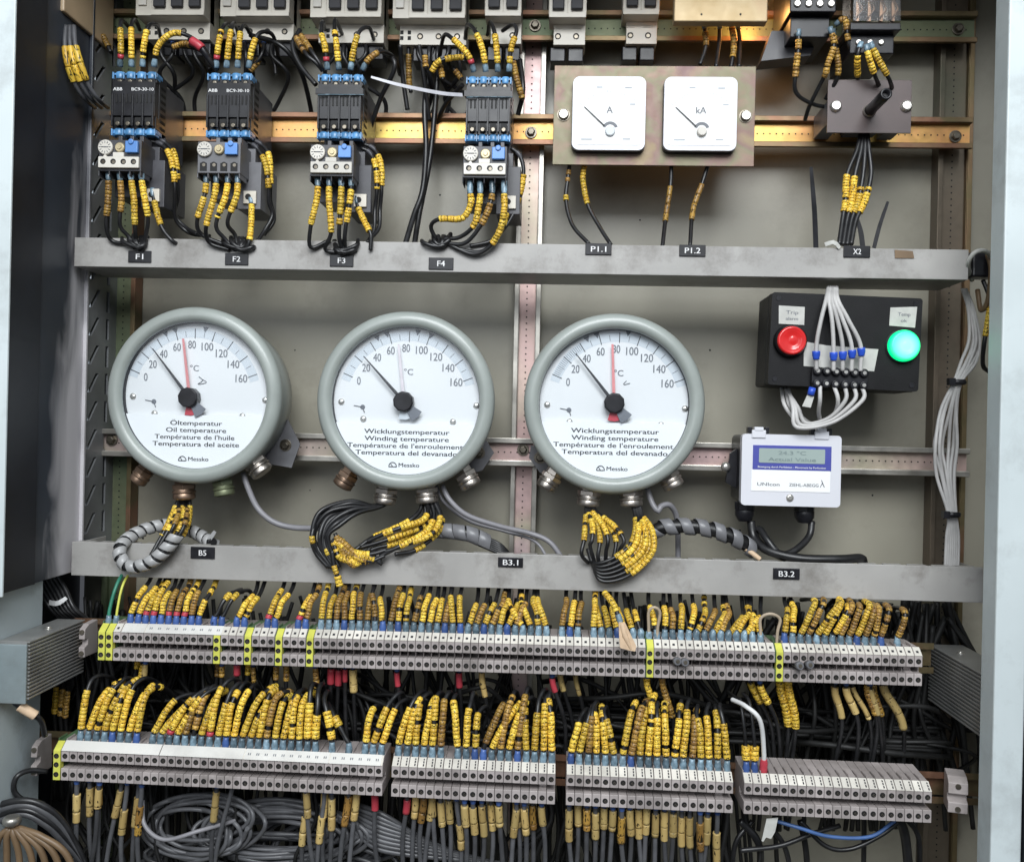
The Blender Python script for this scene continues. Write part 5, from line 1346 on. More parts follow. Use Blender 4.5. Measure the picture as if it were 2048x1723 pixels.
# right-hand lower cables
for i, (pts, mm, r, lab) in enumerate([
        ([(1550, 1640, -90), (1600, 1655, -100), (1660, 1672, -100), (1740, 1672, -95), (1790, 1640, -80)], 'bluewire', 3.6, 'dark blue cable sagging below the right-hand section'),
        ([(1600, 1640, -80), (1650, 1690, -85), (1700, 1697, -85), (1760, 1670, -80), (1800, 1640, -70)], 'cable', 4.5, 'black cable sagging beneath the dark blue cable'),
        ([(1480, 1700, -60), (1560, 1690, -60), (1620, 1668, -60), (1680, 1650, -50)], 'cable', 5, 'black cable rising right below the right-hand section'),
        ([(1728, 1630, -30), (1728, 1680, -20), (1726, 1800, 0)], 'cable', 5, 'straight black cable dropping beneath the right-hand section'),
        ([(1790, 1630, -70), (1810, 1670, -60), (1822, 1800, -40)], 'cable', 9, 'thick glossy black cable dropping at the lower right'),
        ([(1812, 1635, -60), (1838, 1680, -50), (1836, 1800, -30)], 'cable', 5, 'thin black cable beside the thick glossy one, lower right'),
        ([(1600, 1640, -20), (1612, 1700, -20), (1618, 1800, 0)], 'cable', 6, 'black cable dropping behind the dark blue cable'),
        ([(1480, 1640, -50), (1515, 1680, -50), (1520, 1730, -40), (1500, 1800, -30)], 'cable', 7, 'black cable curving down left of the paper flag'),
        ([(1540, 1650, -60), (1572, 1700, -50), (1590, 1800, -30)], 'cable', 5, 'black cable beside the paper flag'),
        ([(1505, 1640, -40), (1470, 1690, -50), (1462, 1800, -30)], 'cable', 5, 'black cable curving left below the third gap')]):
    wire(lab, pts, r, mm, name='cable', cat='cable', group='black cables at the lower right')
w_ = [P(a, b, -118) for a, b in ((1533, 1636), (1556, 1634), (1550, 1662), (1542, 1676), (1532, 1673), (1526, 1682), (1523, 1680))]
tag(obj('paper_flag', MB().prism([(v.x, v.z) for v in w_][::-1], -119, -117.6), 'tape', loc=w_[0]), 'cream paper flag hanging under the right-hand section of the lower row', 'tag')

# ------------------------------------------------------------------ wires at the contactors
GC = 'marked wires at the contactors'
def cw(lab, pts, s=(0, 0), lug=(0, 16, 'lug', 6.2), red=False, col='yellow', r=4.2, sr=6.4, grp=GC, pitch=6.6):
    sl = []
    if s[1] > s[0]: sl.append((s[0], s[1], col, sr, pitch, .05))
    if red: sl = [(s[0], s[0] + 9, 'red', sr, 10, 0), (s[0] + 9, s[1], col, sr, pitch, .05)]
    return wire(lab, pts, r, 'cable', sl, lug, group=grp)
tops = [((240, 263, 285, 308), 134, [[(242, 95, 10), (241, 50, 20), (246, 42, 60), (262, 60, 120)], [(263, 95, 10), (263, 52, 20), (270, 40, 60), (280, 60, 120)], [(288, 90, 12), (298, 52, 20), (315, 52, 60), (322, 80, 120)], [(315, 95, 8), (342, 68, 5), (372, 70, 10), (402, 90, 8), (422, 118, 20)]], 'F1', [82, 80, 74, 100]),
        ((432, 453, 475, 497), 136, [[(436, 95, 10), (445, 56, 20), (458, 50, 70), (470, 80, 120)], [(457, 95, 10), (463, 56, 20), (470, 48, 70), (480, 80, 120)], [(478, 90, 10), (482, 60, 20), (490, 52, 50), (508, 80, 90)], [(505, 95, 8), (520, 66, 18), (545, 70, 50), (556, 110, 100)]], 'F2', [76, 76, 72, 60]),
        ((655, 678, 701, 725), 140, [[(650, 95, 10), (643, 66, 20), (645, 44, 40), (650, 60, 110)], [(673, 92, 10), (669, 58, 20), (671, 40, 40), (685, 70, 110)], [(708, 95, 12), (720, 62, 20), (738, 56, 50), (748, 80, 110)], [(738, 118, 12), (765, 103, 30), (790, 118, 80), (800, 150, 140)]], 'F3', [78, 80, 70, 50]),
        ((948, 972, 996, 1018), 144, [[(936, 110, 6), (903, 76, 14), (888, 72, 40), (880, 110, 100)], [(965, 100, 6), (950, 62, 14), (935, 50, 60), (930, 80, 110)], [(993, 98, 8), (988, 60, 14), (980, 46, 60), (975, 70, 110)], [(1022, 98, 8), (1033, 62, 14), (1025, 50, 40), (1005, 62, 80)]], 'F4', [80, 78, 72, 68])]
for xs, yb_, ps_, nm, ls in tops:
    for i, (x, pp) in enumerate(zip(xs, ps_)):
        cw('marked wire, %s from left on top of the %s contactor' % (nth(i), nm), [(x, yb_, 20)] + pp, (16, ls[i]), red=(i == 0 and nm != 'F2') or (nm == 'F2' and i == 0), col='yellow' if not (nm == 'F3' and i == 3) else 'yellowdull')
wire('thick red sleeve on black wire between the F1 and F2 contactors', [(378, 78, 0), (402, 95, 0), (420, 122, 10), (435, 140, 25)], 5.5, 'cable', [(6, 34, 'red', 9, 30, 0)], (34, 60, 'black', 6.5), name='wire')
for i, (a, b_, c_) in enumerate((((590, 72), (612, 108), (632, 126)), ((600, 68), (624, 104), (640, 128)))):
    cw('marked wire, %s of two reaching the F3 contactor from upper left' % ORD[i], [(*a, 40), (*b_, 10), (*c_, 10), (645, 142, 20)], (6, 58), None, col='yellowdull')
bots = [((217, 240, 262, 283), 336, [[(216, 400, -30), (213, 455, -20), (225, 482, -6), (262, 488, -6)], [(243, 400, -30), (240, 450, -20), (258, 474, -6), (270, 498, -4)], [(268, 400, -34), (270, 455, -24), (272, 480, -8), (276, 500, -4)], [(290, 400, -34), (296, 440, -24), (290, 478, -8), (284, 502, -4)]], 'F1', [90, 84, 108, 92]),
        ((412, 432, 455, 475), 342, [[(408, 395, -34), (394, 444, -26), (405, 470, -10), (450, 490, -4)], [(428, 395, -34), (412, 455, -26), (420, 486, -10), (460, 500, -4)], [(450, 395, -36), (432, 450, -28), (450, 478, -10), (470, 500, -4)], [(472, 395, -36), (455, 445, -28), (470, 470, -8), (476, 500, -4)]], 'F2', [92, 106, 92, 86]),
        ((635, 658, 682, 702), 348, [[(633, 400, -34), (621, 455, -26), (622, 495, -10), (660, 480, -4)], [(658, 400, -34), (662, 465, -26), (650, 498, -10), (672, 505, -4)], [(682, 400, -36), (678, 470, -28), (684, 500, -10), (684, 512, -4)], [(700, 400, -36), (690, 466, -28), (690, 496, -8), (688, 512, -4)]], 'F3', [96, 110, 96, 92]),
        ((940, 960, 984, 1008), 362, [[(942, 405, -30), (925, 436, -28), (880, 438, -24), (862, 452, -16), (872, 480, -6)], [(958, 410, -32), (948, 450, -28), (920, 474, -14), (888, 478, -6)], [(980, 410, -34), (962, 450, -28), (930, 486, -14), (890, 486, -6)], [(1008, 420, -36), (1000, 460, -30), (978, 494, -18), (945, 508, -10), (900, 490, -6)]], 'F4', [118, 88, 84, 124])]
for xs, yb_, ps_, nm, ls in bots:
    for i, (x, pp) in enumerate(zip(xs, ps_)):
        cw('marked wire, %s from left below the %s overload relay' % (nth(i), nm), [(x, yb_, -26), (x + .5, yb_ + 24, -30)] + pp, (28, ls[i] + 8), (0, 27, 'lug', 6.3), col='yellow' if not (nm == 'F1' and i < 2) and not (nm == 'F4' and i in (2,)) else 'yellowdull', sr=6.6)
sides = [([(300, 282, 30), (325, 290, 30), (342, 318, 20), (350, 370, 20), (350, 400, 30), (352, 440, 50), (380, 466, 60), (420, 472, 40)], (46, 118), 'F1', 'first of two'),
         ([(305, 276, 40), (332, 286, 40), (350, 312, 30), (355, 360, 30), (356, 396, 40), (350, 430, 60), (372, 455, 60), (395, 468, 30)], (56, 122), 'F1', 'second of two'),
         ([(492, 284, 30), (512, 294, 30), (530, 325, 20), (537, 370, 20), (538, 405, 30), (545, 430, 40), (530, 460, 30), (515, 482, 10)], (50, 120), 'F2', 'first of two'),
         ([(498, 278, 40), (522, 288, 40), (538, 312, 30), (541, 370, 30), (541, 400, 40), (548, 440, 50), (528, 470, 40)], (50, 122), 'F2', 'second of two'),
         ([(722, 296, 30), (740, 306, 30), (752, 335, 20), (754, 380, 20), (750, 420, 30), (748, 460, 20), (735, 485, 0)], (40, 104), 'F3', 'first of two'),
         ([(726, 288, 40), (748, 298, 40), (762, 330, 30), (763, 380, 30), (760, 420, 40), (758, 455, 30), (742, 476, 10)], (44, 110), 'F3', 'second of two'),
         ([(1022, 296, 20), (1040, 312, 20), (1047, 345, 20), (1038, 395, 20), (1020, 440, 10), (985, 480, -5), (940, 492, -6)], (64, 126), 'F4', 'outer one'),
         ([(1012, 400, 10), (1012, 430, 0), (1000, 462, -10), (975, 496, -12), (950, 504, -10), (910, 496, -6)], (24, 84), 'F4', 'inner one')]
for pp, s, nm, w_ in sides:
    cw('black wire with yellow markers right of the %s overload relay, %s' % (nm, w_), pp, s, (14, 34, 'darkgrey', 5))
for pp, s, nm in (([(304, 378, 10), (308, 400, 5), (318, 440, -5), (328, 462, -8), (345, 482, -8), (352, 486, 0)], (22, 84), 'F1'), ([(500, 392, 10), (503, 410, 5), (502, 450, -5), (498, 486, -10), (490, 500, -4)], (20, 98), 'F2'),
                  ([(712, 392, 10), (716, 415, 5), (735, 455, -5), (742, 470, -8), (741, 500, -6)], (20, 84), 'F3')):
    cw('short marked wire from the auxiliary terminal beside the %s relay' % nm, pp, s, (0, 18, 'lug', 6))
# knots of black wire entering the channel
for cx_, cy_, nm in ((278, 488, 'F1'), (478, 490, 'F2'), (684, 496, 'F3'), (880, 486, 'F4')):
    for k in range(5):
        a, b_ = rnd.uniform(-38, 38), rnd.uniform(-14, 12)
        wire('black wire looping into the channel above label %s, %s of five' % (nm, ORD[k]), [(cx_ + a, cy_ + b_ - 8, 10), (cx_ + a * .9, cy_ + b_ * .5 - 2, -10), (cx_ + a * .2, cy_ + 6 + b_ * .3, -12), (cx_ - a * .3, cy_ + 2, -10), (cx_ - a * .5, cy_ - 14, 12)], 4.6, 'cable', name='cable', cat='cable', group='black wires knotted at the channel')
# left bunch of three tan sleeves beside the power supply
for i in range(3):
    dx = i * 13
    wire('grey wire with long yellow marker below the tan power supply, %s from left' % ORD[i], [(132 + dx * .6, 52, -40), (130 + dx * .8, 90, -50), (136 + dx, 130, -50), (152 + dx, 172, -30), (172 + dx, 200, 0), (190 + dx, 215, 60)], 4.6, 'cablegrey', [(48, 116, 'yellow', 7, 36, 0)], group='wires below the power supply')
# white and black cable ties
def strap(label, pts, w_, mat, th=1.4, name='cable_tie', cat='cable tie'):
    pa = spline([P(*p) for p in pts], 8); fr = frames(pa); vs = []
    for k, (p, a, b_) in enumerate(fr):
        t_ = (pa[min(k + 1, len(pa) - 1)] - pa[max(k - 1, 0)]).normalized(); s = t_.cross(Vector((0, -1, 0))).normalized(); f = 1 - .5 * (k / len(fr)) ** 3
        for q in (s * w_ * f, s * w_ * f + Vector((0, th, 0)), -s * w_ * f + Vector((0, th, 0)), -s * w_ * f): vs.append(p + q)
    fs = []
    for k in range(len(fr) - 1):
        for i in range(4): fs.append((k * 4 + i, k * 4 + (i + 1) % 4, (k + 1) * 4 + (i + 1) % 4, (k + 1) * 4 + i))
    fs += [(3, 2, 1, 0), tuple((len(fr) - 1) * 4 + i for i in range(4))]
    return tag(obj(name, MB().add(vs, fs), mat, loc=pa[0]), label, cat)
strap('long white cable tie tail sticking out left of the F4 contactor', [(925, 190, 0), (880, 186, -20), (800, 170, -50), (742, 154, -60)], 3.6, 'lightstrap')
strap('black cable tie standing up from the channel left of X2', [(1632, 496, 40), (1629, 420, 30), (1622, 332, 20)], 5, 'black')
strap('black cable tie standing up right behind label X2', [(1726, 496, 40), (1722, 465, 40), (1714, 436, 40)], 5, 'black')
strap('thin black cable tie leaning right of label X2', [(1748, 496, 60), (1760, 450, 70), (1776, 403, 80)], 4, 'black')
strap('short white wire stub left of label X2', [(1650, 489, 0), (1668, 484, -6), (1680, 496, -4)], 4, 'tape', name='wire_stub', cat='wire')
# ammeter leads
for i, (pp, s, l) in enumerate((([(1140, 322, 60), (1136, 355, 60), (1132, 400, 50), (1145, 450, 30), (1178, 488, 6)], [(18, 44, 'yellowdull', 5.2, 6, .3), (74, 86, 'yellow', 6, 6, 0)], 'below the left end of the ammeter plate'),
                           ([(1170, 322, 60), (1166, 360, 60), (1176, 410, 50), (1200, 455, 30), (1222, 490, 6)], [(10, 94, 'yellow', 6, 7, .05)], 'second below the ammeter plate, above label P1.1'),
                           ([(1343, 322, 60), (1341, 370, 60), (1332, 430, 50), (1325, 492, 10)], [(52, 132, 'yellowdull', 5.6, 20, 0)], 'left of label P1.2'),
                           ([(1418, 322, 60), (1405, 365, 60), (1386, 420, 50), (1380, 492, 10)], [(50, 134, 'yellowdull', 5.8, 20, 0)], 'above label P1.2'))):
    wire('black wire with yellow marker ' + l, pp, 4.2, 'cable', s, group='leads below the ammeter plate')
for i, px in enumerate((1712, 1722, 1734, 1742)):
    cw('marked wire, %s of four below the brown switch plate' % ORD[i], [(1722 + i * 4, 262, 70), (1726 + (i - 1.5) * 8, 300, 60), (1718 + (i - 1.5) * 16, 350, 50), (1704 + (i - 1) * 13, 400, 40), (1694 + (i - 1) * 9, 440, 30), (1678 + i * 8, 490, 10)], (104 + (i > 1) * 22, 184), None, r=4.8, sr=7, grp='wires below the brown switch plate')
for i, (pp, s, c_) in enumerate((([(1597, 60, 10), (1597, 95, 10), (1592, 140, 15), (1592, 185, 30), (1625, 208, 60), (1660, 215, 80)], (20, 92), 'yellowdull'), ([(1660, 55, 5), (1668, 90, 5), (1655, 130, 10), (1650, 150, 20), (1620, 210, 60), (1610, 240, 90)], (14, 100), 'yellowdull'),
                          ([(1665, 58, 10), (1672, 100, 20), (1676, 150, 30), (1650, 200, 60)], (14, 90), 'yellowdull'), ([(1670, 50, 20), (1690, 40, 10), (1698, 90, 15), (1708, 105, 30)], (10, 70), 'yellowdull'),
                          ([(1722, 85, 0), (1715, 115, 0), (1716, 165, 50)], (28, 76), 'yellow'), ([(1732, 90, -10), (1738, 115, -10), (1750, 152, 10), (1760, 175, 50)], (14, 58), 'yellow'), ([(1740, 85, -12), (1755, 115, -10), (1778, 158, 5), (1785, 180, 50)], (14, 72), 'yellow'),
                          ([(1408, 45, 70), (1412, 90, 70), (1400, 130, 60)], (20, 50), 'yellowdull'), ([(1462, 45, 70), (1468, 90, 70), (1462, 135, 60)], (10, 78), 'yellowdull'), ([(1440, 45, 80), (1438, 90, 80), (1432, 135, 60)], (0, 0), 'yellowdull'), ([(1475, 45, 80), (1480, 90, 80), (1478, 135, 60)], (0, 0), 'yellowdull'))):
    cw('dark wire with dull yellow marker at the top right, %s from left' % nth((0, 1, 2, 3, 4, 5, 6, 7, 8, 9, 10)[i]) if i < 7 else 'dark wire dropping between the gold box and ammeter plate, %s one' % nth(i - 7), pp, s, (0, 14, 'lug', 5.5), col=c_, grp='wires at the top right')
# cables behind the contactors
for i, pp in enumerate(([(600, 60, 60), (585, 90, 40), (600, 130, 30), (632, 170, 20)], [(868, 90, 120), (850, 200, 135), (852, 300, 130), (845, 380, 110), (828, 430, 90), (810, 490, 50)], [(880, 90, 140), (862, 300, 140), (838, 430, 100), (828, 495, 60)],
                        [(800, 90, 100), (805, 150, 130), (815, 220, 145)], [(838, 90, 100), (850, 170, 120), (858, 240, 145)], [(925, 170, 60), (890, 210, 120), (868, 262, 190)], [(330, 90, 90), (400, 100, 60), (420, 140, 40)], [(500, 70, 80), (560, 90, 60), (600, 140, 90), (620, 210, 150), (626, 262, 190)],
                        [(760, 100, 80), (790, 130, 60), (760, 200, 100), (740, 260, 130)], [(1040, 120, 60), (1046, 180, 40), (1036, 230, 60)])):
    wire('black cable behind the contactors, %s of ten' % nth(i), pp, 5 if i not in (1, 2) else 6, 'cable', name='cable', cat='cable', group='black cables behind the contactors')
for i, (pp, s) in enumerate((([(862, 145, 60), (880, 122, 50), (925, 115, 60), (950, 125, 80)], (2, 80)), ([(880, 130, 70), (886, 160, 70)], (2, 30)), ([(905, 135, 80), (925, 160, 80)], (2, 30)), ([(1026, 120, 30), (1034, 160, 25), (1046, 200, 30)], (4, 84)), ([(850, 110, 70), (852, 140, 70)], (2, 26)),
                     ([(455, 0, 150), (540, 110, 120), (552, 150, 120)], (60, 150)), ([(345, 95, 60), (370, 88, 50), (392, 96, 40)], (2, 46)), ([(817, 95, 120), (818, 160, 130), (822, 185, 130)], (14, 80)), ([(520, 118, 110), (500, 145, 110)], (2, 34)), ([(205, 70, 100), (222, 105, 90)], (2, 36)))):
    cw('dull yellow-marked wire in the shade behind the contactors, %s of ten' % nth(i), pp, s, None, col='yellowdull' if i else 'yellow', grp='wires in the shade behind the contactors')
for i, (bx_, n_) in enumerate(((345, 4), (508, 4), (690, 4), (860, 5))):
    for k in range(n_):
        a = bx_ + k * 20 - 20
        wire('black wire leaving the underside of the %s circuit breaker, %s one' % (ORD[i], ORD[k]), [(a, 78, 120), (a + rnd.uniform(-6, 6), 110, 105), (a + rnd.uniform(-30, 30), 150, 120), (a + rnd.uniform(-40, 40), 200, 165), (a + rnd.uniform(-40, 40), 258, 190)], 4.6, 'cable', lug=(0, 14, 'bluelug', 5.5), name='cable', cat='cable', group='black wires below the circuit breakers')

# ------------------------------------------------------------------ wires at the gauges
GG = 'marked wires below the round gauges'
for i in range(7):
    a = (i - 3) * 4.5
    wire('black wire with yellow markers below the oil gauge, %s from left' % nth(i), [(368 + a * .7, 990, 55), (366 + a, 1010, 50), (355 + a * 1.5, 1050, 20 - (i % 3) * 10), (332 + a * 1.4, 1090, 0 - (i % 2) * 10), (310 + a * .7, 1112, -14)], 4.2, 'cable', [(24 + (i % 3) * 6, 96 - (i % 3) * 5, 'yellow' if i % 3 != 2 else 'yellowdull', 6.2, 8, .12)], group=GG)
def spiral(label, pts, R_, mat, turn, wid, core='cable', r=None):
    pa = spline([P(*p) for p in pts], 2.2); o = obj('spiral_wrap_bundle', MB().tube(pa[::2], R_ * .82, 12), core, loc=pa[0]); tag(o, label, 'cable bundle', 'cable bundles in spiral wrap')
    fr = frames(pa); L = 0; vs = []; n = 0
    for k, (p, a, b_) in enumerate(fr):
        if k: L += (p - fr[k - 1][0]).length
        t_ = (pa[min(k + 1, len(pa) - 1)] - pa[max(k - 1, 0)]).normalized(); ph = 2 * math.pi * L / turn
        n_ = a * math.cos(ph) + b_ * math.sin(ph)
        for q in (p + n_ * R_ - t_ * wid / 2, p + n_ * (R_ + 1.3) - t_ * (wid / 2 - 1.5), p + n_ * (R_ + 1.3) + t_ * (wid / 2 - 1.5), p + n_ * R_ + t_ * wid / 2): vs.append(q)
        n += 1
    fs = []
    for k in range(n - 1):
        for i in range(3): fs.append((k * 4 + i, (k + 1) * 4 + i, (k + 1) * 4 + i + 1, k * 4 + i + 1))
    obj('spiral_wrap', MB().add(vs, fs, 0, True), mat, o)
    return o
spiral('cable bundle in light grey spiral wrap, looping below the oil gauge', [(352, 1072, -22), (330, 1100, -28), (300, 1124, -32), (262, 1133, -34), (243, 1118, -30), (240, 1095, -20), (262, 1072, 10), (300, 1055, 40), (340, 1050, 60), (385, 1062, 60), (412, 1078, 45), (425, 1085, 30)], 12.5, 'spiral', 21, 16)
spiral('thick cable bundle in striped grey spiral wrap, right of the last gauge', [(1290, 1075, 40), (1320, 1056, 30), (1370, 1052, 26), (1420, 1058, 26), (1470, 1076, 26), (1505, 1098, 40)], 16, 'spiraldark', 34, 22)
spiral('cable bundle in dark grey spiral wrap left of label B3.1', [(862, 1060, 50), (900, 1062, 40), (940, 1068, 34), (972, 1082, 36)], 15, 'spiraldark', 26, 26)
for i in range(6):
    wire('black wire fanning out of the dark spiral wrap toward label B3.1, %s from above' % nth(i), [(950, 1070 + i * 3, 34), (975, 1076 + i * 4, 30), (1000 + i, 1088 + i * 4, 24), (1016 + i * 2, 1104 + i * 2, 34)], 3.6, 'cable', name='cable', cat='cable', group='black wires leaving the dark spiral wrap')
p = P(424, 1062, 30)
strap('pale cable tie end on the spiral wrap above label B5', [(408, 1086, 30), (420, 1076, 26), (430, 1062, 24)], 4.5, 'spiral')
for i in range(8):    # middle gauge, left gland: thick black wires sweeping left and down
    a = (i - 3.5)
    wire('glossy black wire from the left gland of the middle gauge, %s from outside' % nth(i), [(772 + a * 3, 998, 50), (755 + a * 2, 1012, 36), (705 + a * 3 + rnd.uniform(-5, 5), 1016 + a * 3.2 + rnd.uniform(-4, 4), 10 + rnd.uniform(-12, 12)), (660 + a * 5.5, 1034 + a * 4 + rnd.uniform(-4, 4), -8 + rnd.uniform(-10, 10)), (640 + a * 5 + rnd.uniform(-5, 5), 1070, -18 + rnd.uniform(-8, 8)), (648 + a * 4.5, 1105, -20), (668 + a * 3, 1135, -20)], 4.8, 'cable', [(190, 206, 'yellow', 6, 7, 0)] if i in (1, 5) else (), name='cable', cat='cable', group='black wires of the middle gauge')
bun = [[(852, 998, 50), (856, 1020, 30), (845, 1040, 5), (810, 1052, -12), (770, 1066, -20), (735, 1082, -20)], [(860, 998, 50), (868, 1030, 30), (855, 1060, 5), (820, 1082, -14), (780, 1100, -22), (740, 1105, -20)],
       [(845, 998, 52), (840, 1020, 40), (820, 1040, 20), (790, 1056, 10), (745, 1075, 0), (710, 1100, -12)], [(866, 998, 50), (880, 1030, 30), (872, 1058, 10), (850, 1075, -5), (800, 1092, -20), (760, 1112, -22)],
       [(856, 998, 54), (862, 1030, 40), (850, 1050, 20), (815, 1064, 0), (770, 1080, -14), (720, 1095, -20)], [(848, 998, 56), (850, 1030, 46), (830, 1060, 20), (790, 1086, 0), (750, 1096, -10), (700, 1120, -20)],
       [(870, 998, 52), (884, 1040, 40), (870, 1070, 20), (830, 1100, 0), (790, 1108, -20)]]
for i, pp in enumerate(bun):
    wire('yellow-marked wire from the right gland of the middle gauge, %s of seven' % nth(i), pp, 4.6, 'cable', [(44 + 8 * (i % 3), 150 - 6 * (i % 4), 'yellow', 6.6, 7.5, .08)], group=GG)
for i in range(11):
    x0 = 668 + rnd.uniform(-4, 14); y0_ = 1080 + rnd.uniform(-14, 10)
    pp = [(x0, y0_, -20), (x0 + 8 + i * 3, 1100 + rnd.uniform(-4, 14), -26), (x0 + 22 + i * 5, 1118 + rnd.uniform(-12, 14), -28), (x0 + 44 + i * 6, 1112 + rnd.uniform(-16, 16), -22)]
    wire('yellow-marked wire knotted over the channel below the middle gauge, %s of eleven' % nth(i), pp, 4.2, 'cable', [(6, 80, 'yellow' if i % 3 else 'yellowdull', 6.2, 7, .1)], group=GG)
wire('wire end with yellow markers dangling below the channel under the middle gauge', [(664, 1100, -26), (668, 1130, -28), (674, 1150, -28), (680, 1172, -26)], 4.6, 'cable', [(30, 48, 'yellow', 5.4, 7, 0), (52, 74, 'yellow', 7.4, 8, 0)])
for i, (ex, ey, m_) in enumerate(((1163, 1108, 0), (1180, 1105, 14), (1196, 1112, 26), (1212, 1118, 36), (1226, 1120, 46), (1240, 1112, 56))):
    s0 = 24 + i * 2
    wire('black wire with bright yellow markers, %s from left under the right gauge' % nth(i), [(1172 + i * 3, 1000, 50), (1172 + i * 4, 1022, 34), (1174 + i * 11 - (i == 0) * 4, 1052, 6 - (i % 2) * 14), (1168 + i * 16, 1080, -14 - (i % 2) * 12), (ex, ey - (i % 2) * 14, -22), (ex + 14 - i * 5, ey + 18, -8)], 4.0, 'cable', [(s0 + (i % 3) * 9, 100 + i * 4 - (i % 2) * 8, 'yellow', 5.9, 7.6, .1)], group=GG)
for i, (a, b_) in enumerate(((1265, 1105), (1272, 1120), (1280, 1132), (1288, 1144), (1296, 1150), (1268, 1090))):
    wire('yellow-marked wire curving left, %s under the right gland of the right gauge' % nth(i), [(1262 + i * 3, 1000, 50), (1270 + i * 3, 1030, 30), (1270 + i * 7, 1062, 0 - 8 * (i % 2)), (1258 + i * 9, 1092 + i * 3, -18 - 8 * (i % 2)), (1226 + i * 6, 1116 + i * 7, -26), (1198 + i, 1126 + i * 7, -24), (1184, 1124, -10)], 4.0, 'cable', [(44 + 9 * ((i * 2) % 5), 150 + 8 * i, 'yellow', 6.0, 8, .08)], group=GG)
wire('black wire bundle tail behind the yellow markers under the right gauge', [(1176, 1096, 0), (1186, 1128, -8), (1200, 1150, -14), (1214, 1158, -14)], 5, 'cable')
for lab, pp, r in (('grey capillary tube curving from the oil gauge to the left', [(486, 945, 60), (496, 975, 50), (515, 1015, 30), (545, 1042, 30), (585, 1054, 30), (640, 1056, 20)], 6),
                ('grey capillary tube running right from the middle gauge', [(884, 970, 60), (900, 1000, 50), (935, 1030, 50), (1000, 1052, 60), (1060, 1066, 70), (1100, 1084, 64), (1130, 1125, 60)], 5.5),
                ('thin dark capillary tube beside the grey one of the middle gauge', [(872, 970, 70), (890, 1005, 70), (940, 1042, 80), (1010, 1062, 90), (1070, 1082, 80), (1100, 1125, 70)], 3.5),
                ('grey capillary tube hooking below the right gauge', [(1294, 975, 60), (1304, 1005, 50), (1316, 1022, 45), (1322, 1012, 50), (1340, 1010, 60), (1354, 1036, 80), (1356, 1090, 90), (1356, 1140, 90)], 6)):
    wire(lab, pp, r, 'capillary', name='capillary_tube', cat='tube', group='capillary tubes of the gauges')
wire('cream label end of the striped spiral bundle beside the display unit cables', [(1490, 1096, 30), (1505, 1106, 22), (1520, 1118, 20)], 5, 'masking', name='cable_end', cat='cable')

# ------------------------------------------------------------------ right side grey cable bundle
t = thing('cable_bundle', 'bundle of light grey cables tied twice, running down the right side', 'cable bundle', P(1930, 580, 80))
for i in range(7):
    a = (i - 3) * 1.15; j = lambda s: rnd.uniform(-s, s)
    pa = spline([P(1928 + a, 578, 110), P(1942 + a * 1.6, 620, 90), P(1950 + a * 2.8 + j(4), 680, 70 + j(14)), P(1936 + a * 3.4 + j(4), 725, 60), P(1915 + a * 2.1, 764, 50), P(1898 + a * 4.8 + j(3), 820, 55), P(1890 + a * 6.6 + j(6), 890, 60 + j(14)), P(1892 + a * 5.4 + j(5), 950, 60), P(1904 + a * 2.2, 1027, 55), P(1905 + a * 3.4, 1075, 60), P(1903 + a * 3.6, 1136, 60)], 8)
    obj('cable', MB().tube(pa, 3.5, 8), 'cablelight', t)
for px, py in ((1914, 764), (1903, 1028)):
    p = P(px, py, 52)
    obj('cable_tie', MB().lathe(p + Vector((0, 0, -5)), (0, 0, 1), [(16, 0), (17.5, 2), (17.5, 8), (16, 10)], 16).box(p.x - 22, p.x - 10, p.y - 18, p.y - 4, p.z - 7, p.z + 7), 'black', t)
wire('cream wire looping out over the right end of the upper channel', [(1944, 560, 60), (1936, 530, 0), (1948, 506, -20), (1970, 502, -10), (1984, 520, 20), (1984, 560, 60)], 4.5, 'tape')
wire('dark brown cable loop at the right frame', [(1955, 580, 60), (1962, 620, 40), (1976, 600, 20), (1982, 540, 10), (1975, 510, 20)], 5, 'orangewire')
wire('black cable with yellow marker beside the right frame', [(1966, 560, 40), (1980, 600, 30), (1976, 640, 20), (1968, 690, 20), (1966, 730, 40), (1980, 745, 60)], 4.4, 'cable', [(60, 120, 'yellow', 6, 7, .1)])
p = P(1964, 525, 30)
tag(obj('clamp_bracket', MB().box(p.x - 22, p.x + 26, 20, 60, p.z - 30, p.z + 22), 'black', loc=p, bevel=4), 'dark metal clamp at the right end of the upper channel', 'clamp')

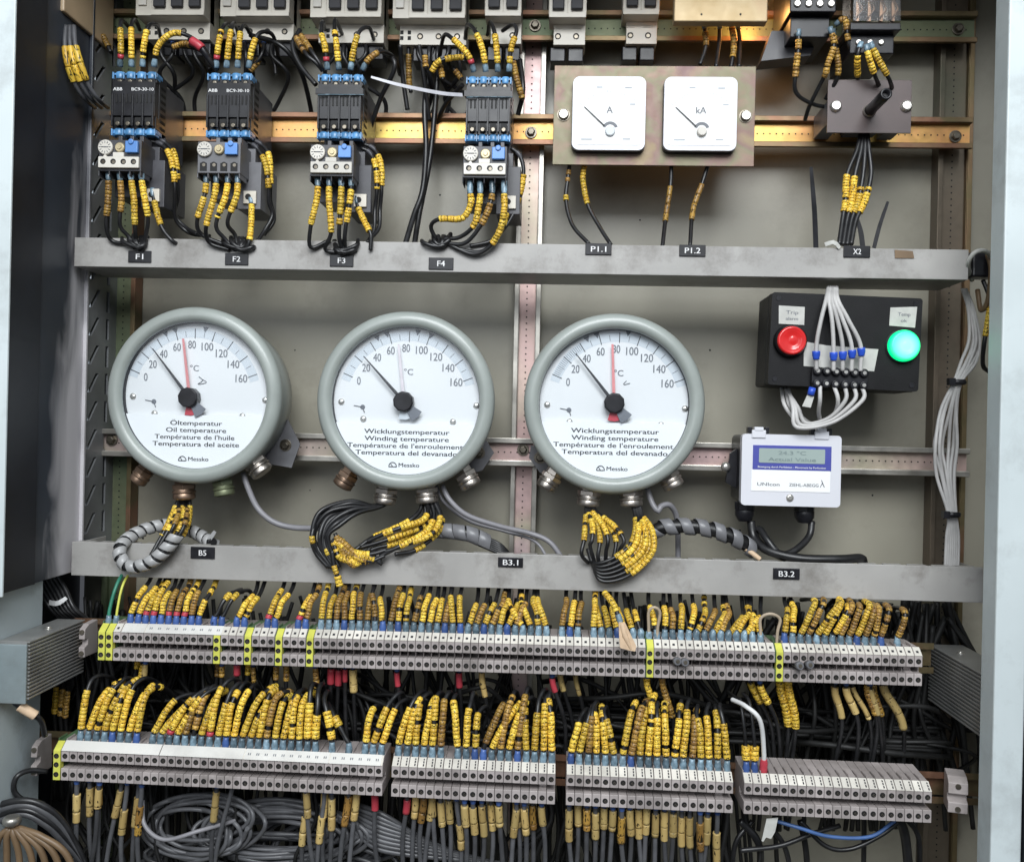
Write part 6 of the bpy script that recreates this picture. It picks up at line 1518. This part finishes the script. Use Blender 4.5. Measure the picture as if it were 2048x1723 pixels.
# ------------------------------------------------------------------ lower left corner
for i in range(7):
    wire('black cable of the loom behind the left heat sink, %s from left' % nth(i), [(60 + i * 9, 1150, 40), (78 + i * 9, 1180, 30), (100 + i * 8, 1215, 20), (130 + i * 9, 1250, 40), (150 + i * 12, 1330, 60), (160 + i * 12, 1450, 80)], 5, 'cable', group='loom behind the left heat sink', name='cable', cat='cable')
strap('white cable tie around the loom above the left heat sink', [(98, 1204, 0), (115, 1206, -4), (134, 1194, 4)], 5, 'whitewire')
wire('cable with orange brown shrink sleeve hanging at the left wall', [(20, 1395, -200), (40, 1412, -195), (60, 1424, -190), (82, 1440, -180), (90, 1470, -160)], 5.5, 'cable', [(22, 56, 'masking', 9, 34, 0)], name='cable', cat='cable')
for i, (px, h0) in enumerate(((112, 1372), (124, 1376), (134, 1380))):
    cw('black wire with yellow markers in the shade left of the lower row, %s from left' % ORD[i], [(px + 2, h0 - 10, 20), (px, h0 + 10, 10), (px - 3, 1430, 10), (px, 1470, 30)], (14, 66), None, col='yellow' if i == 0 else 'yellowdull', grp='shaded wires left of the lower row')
wire('black cable looping out at the left end of the lower row', [(95, 1542, -110), (60, 1540, -130), (34, 1552, -150), (28, 1580, -150), (50, 1600, -140), (90, 1606, -110)], 5, 'cable', name='cable', cat='cable')
for i in range(4):
    wire('thick dark cable sweeping in from the bottom left, %s from above' % ORD[i], [(-40, 1620 + i * 12, -180), (40, 1600 + i * 9, -180), (90, 1612 + i * 12, -170), (130, 1650 + i * 12, -150), (170, 1730, -130), (190, 1800, -110)], 6.5, 'cablegrey' if i % 2 else 'cable', name='cable', cat='cable', group='thick cables at the bottom left')
for i in range(7):
    wire('tan insulated cable at the bottom left corner, %s from left' % nth(i), [(20 + i * 3, 1655, -210), (0 + i * 14, 1672, -214), (-10 + i * 24, 1710, -210), (-16 + i * 30, 1800, -200)], 6, 'orangewire', name='cable', cat='cable', group='tan cables in the bottom left corner')
p = P(24, 1640, -210)
tag(obj('cable_clamp', MB().lathe(p, (0, 0, 1), [(12, -8), (16, -4), (16, 4), (12, 8)], 16), 'zinc_silver', loc=p), 'metal clamp gathering the tan cables at the bottom left', 'clamp')

# round grey test plugs pushed into the upper row
for px, py, lab in ((1349, 1321, 'grey test plug in the upper row, just right of the sixth yellow earth terminal'), (1364, 1323, 'smaller grey test plug beside the first, right of the masking tape'), (1592, 1330, 'grey test plug in the upper row, right of the last earth terminal'), (1612, 1328, 'rightmost small grey test plug in the upper row')):
    p = P(px, py, Y1 - 2)
    o = thing('test_plug', lab, 'test plug', p, 'test plugs in the upper terminal row')
    obj('plug_body', MB().lathe((p.x, Y1 + 10, p.z), (0.15, -1, .1), [(5.5, 0), (5.5, 18), (8, 19), (8, 27), (6.5, 29)], 16), 'midgrey', o)
    obj('plug_screw', MB().lathe(Vector((p.x, Y1 + 10, p.z)) + Vector((0.15, -1, .1)).normalized() * 29, (0.15, -1, .1), [(4, 0), (3.6, 1)], 12), 'bolt', o)
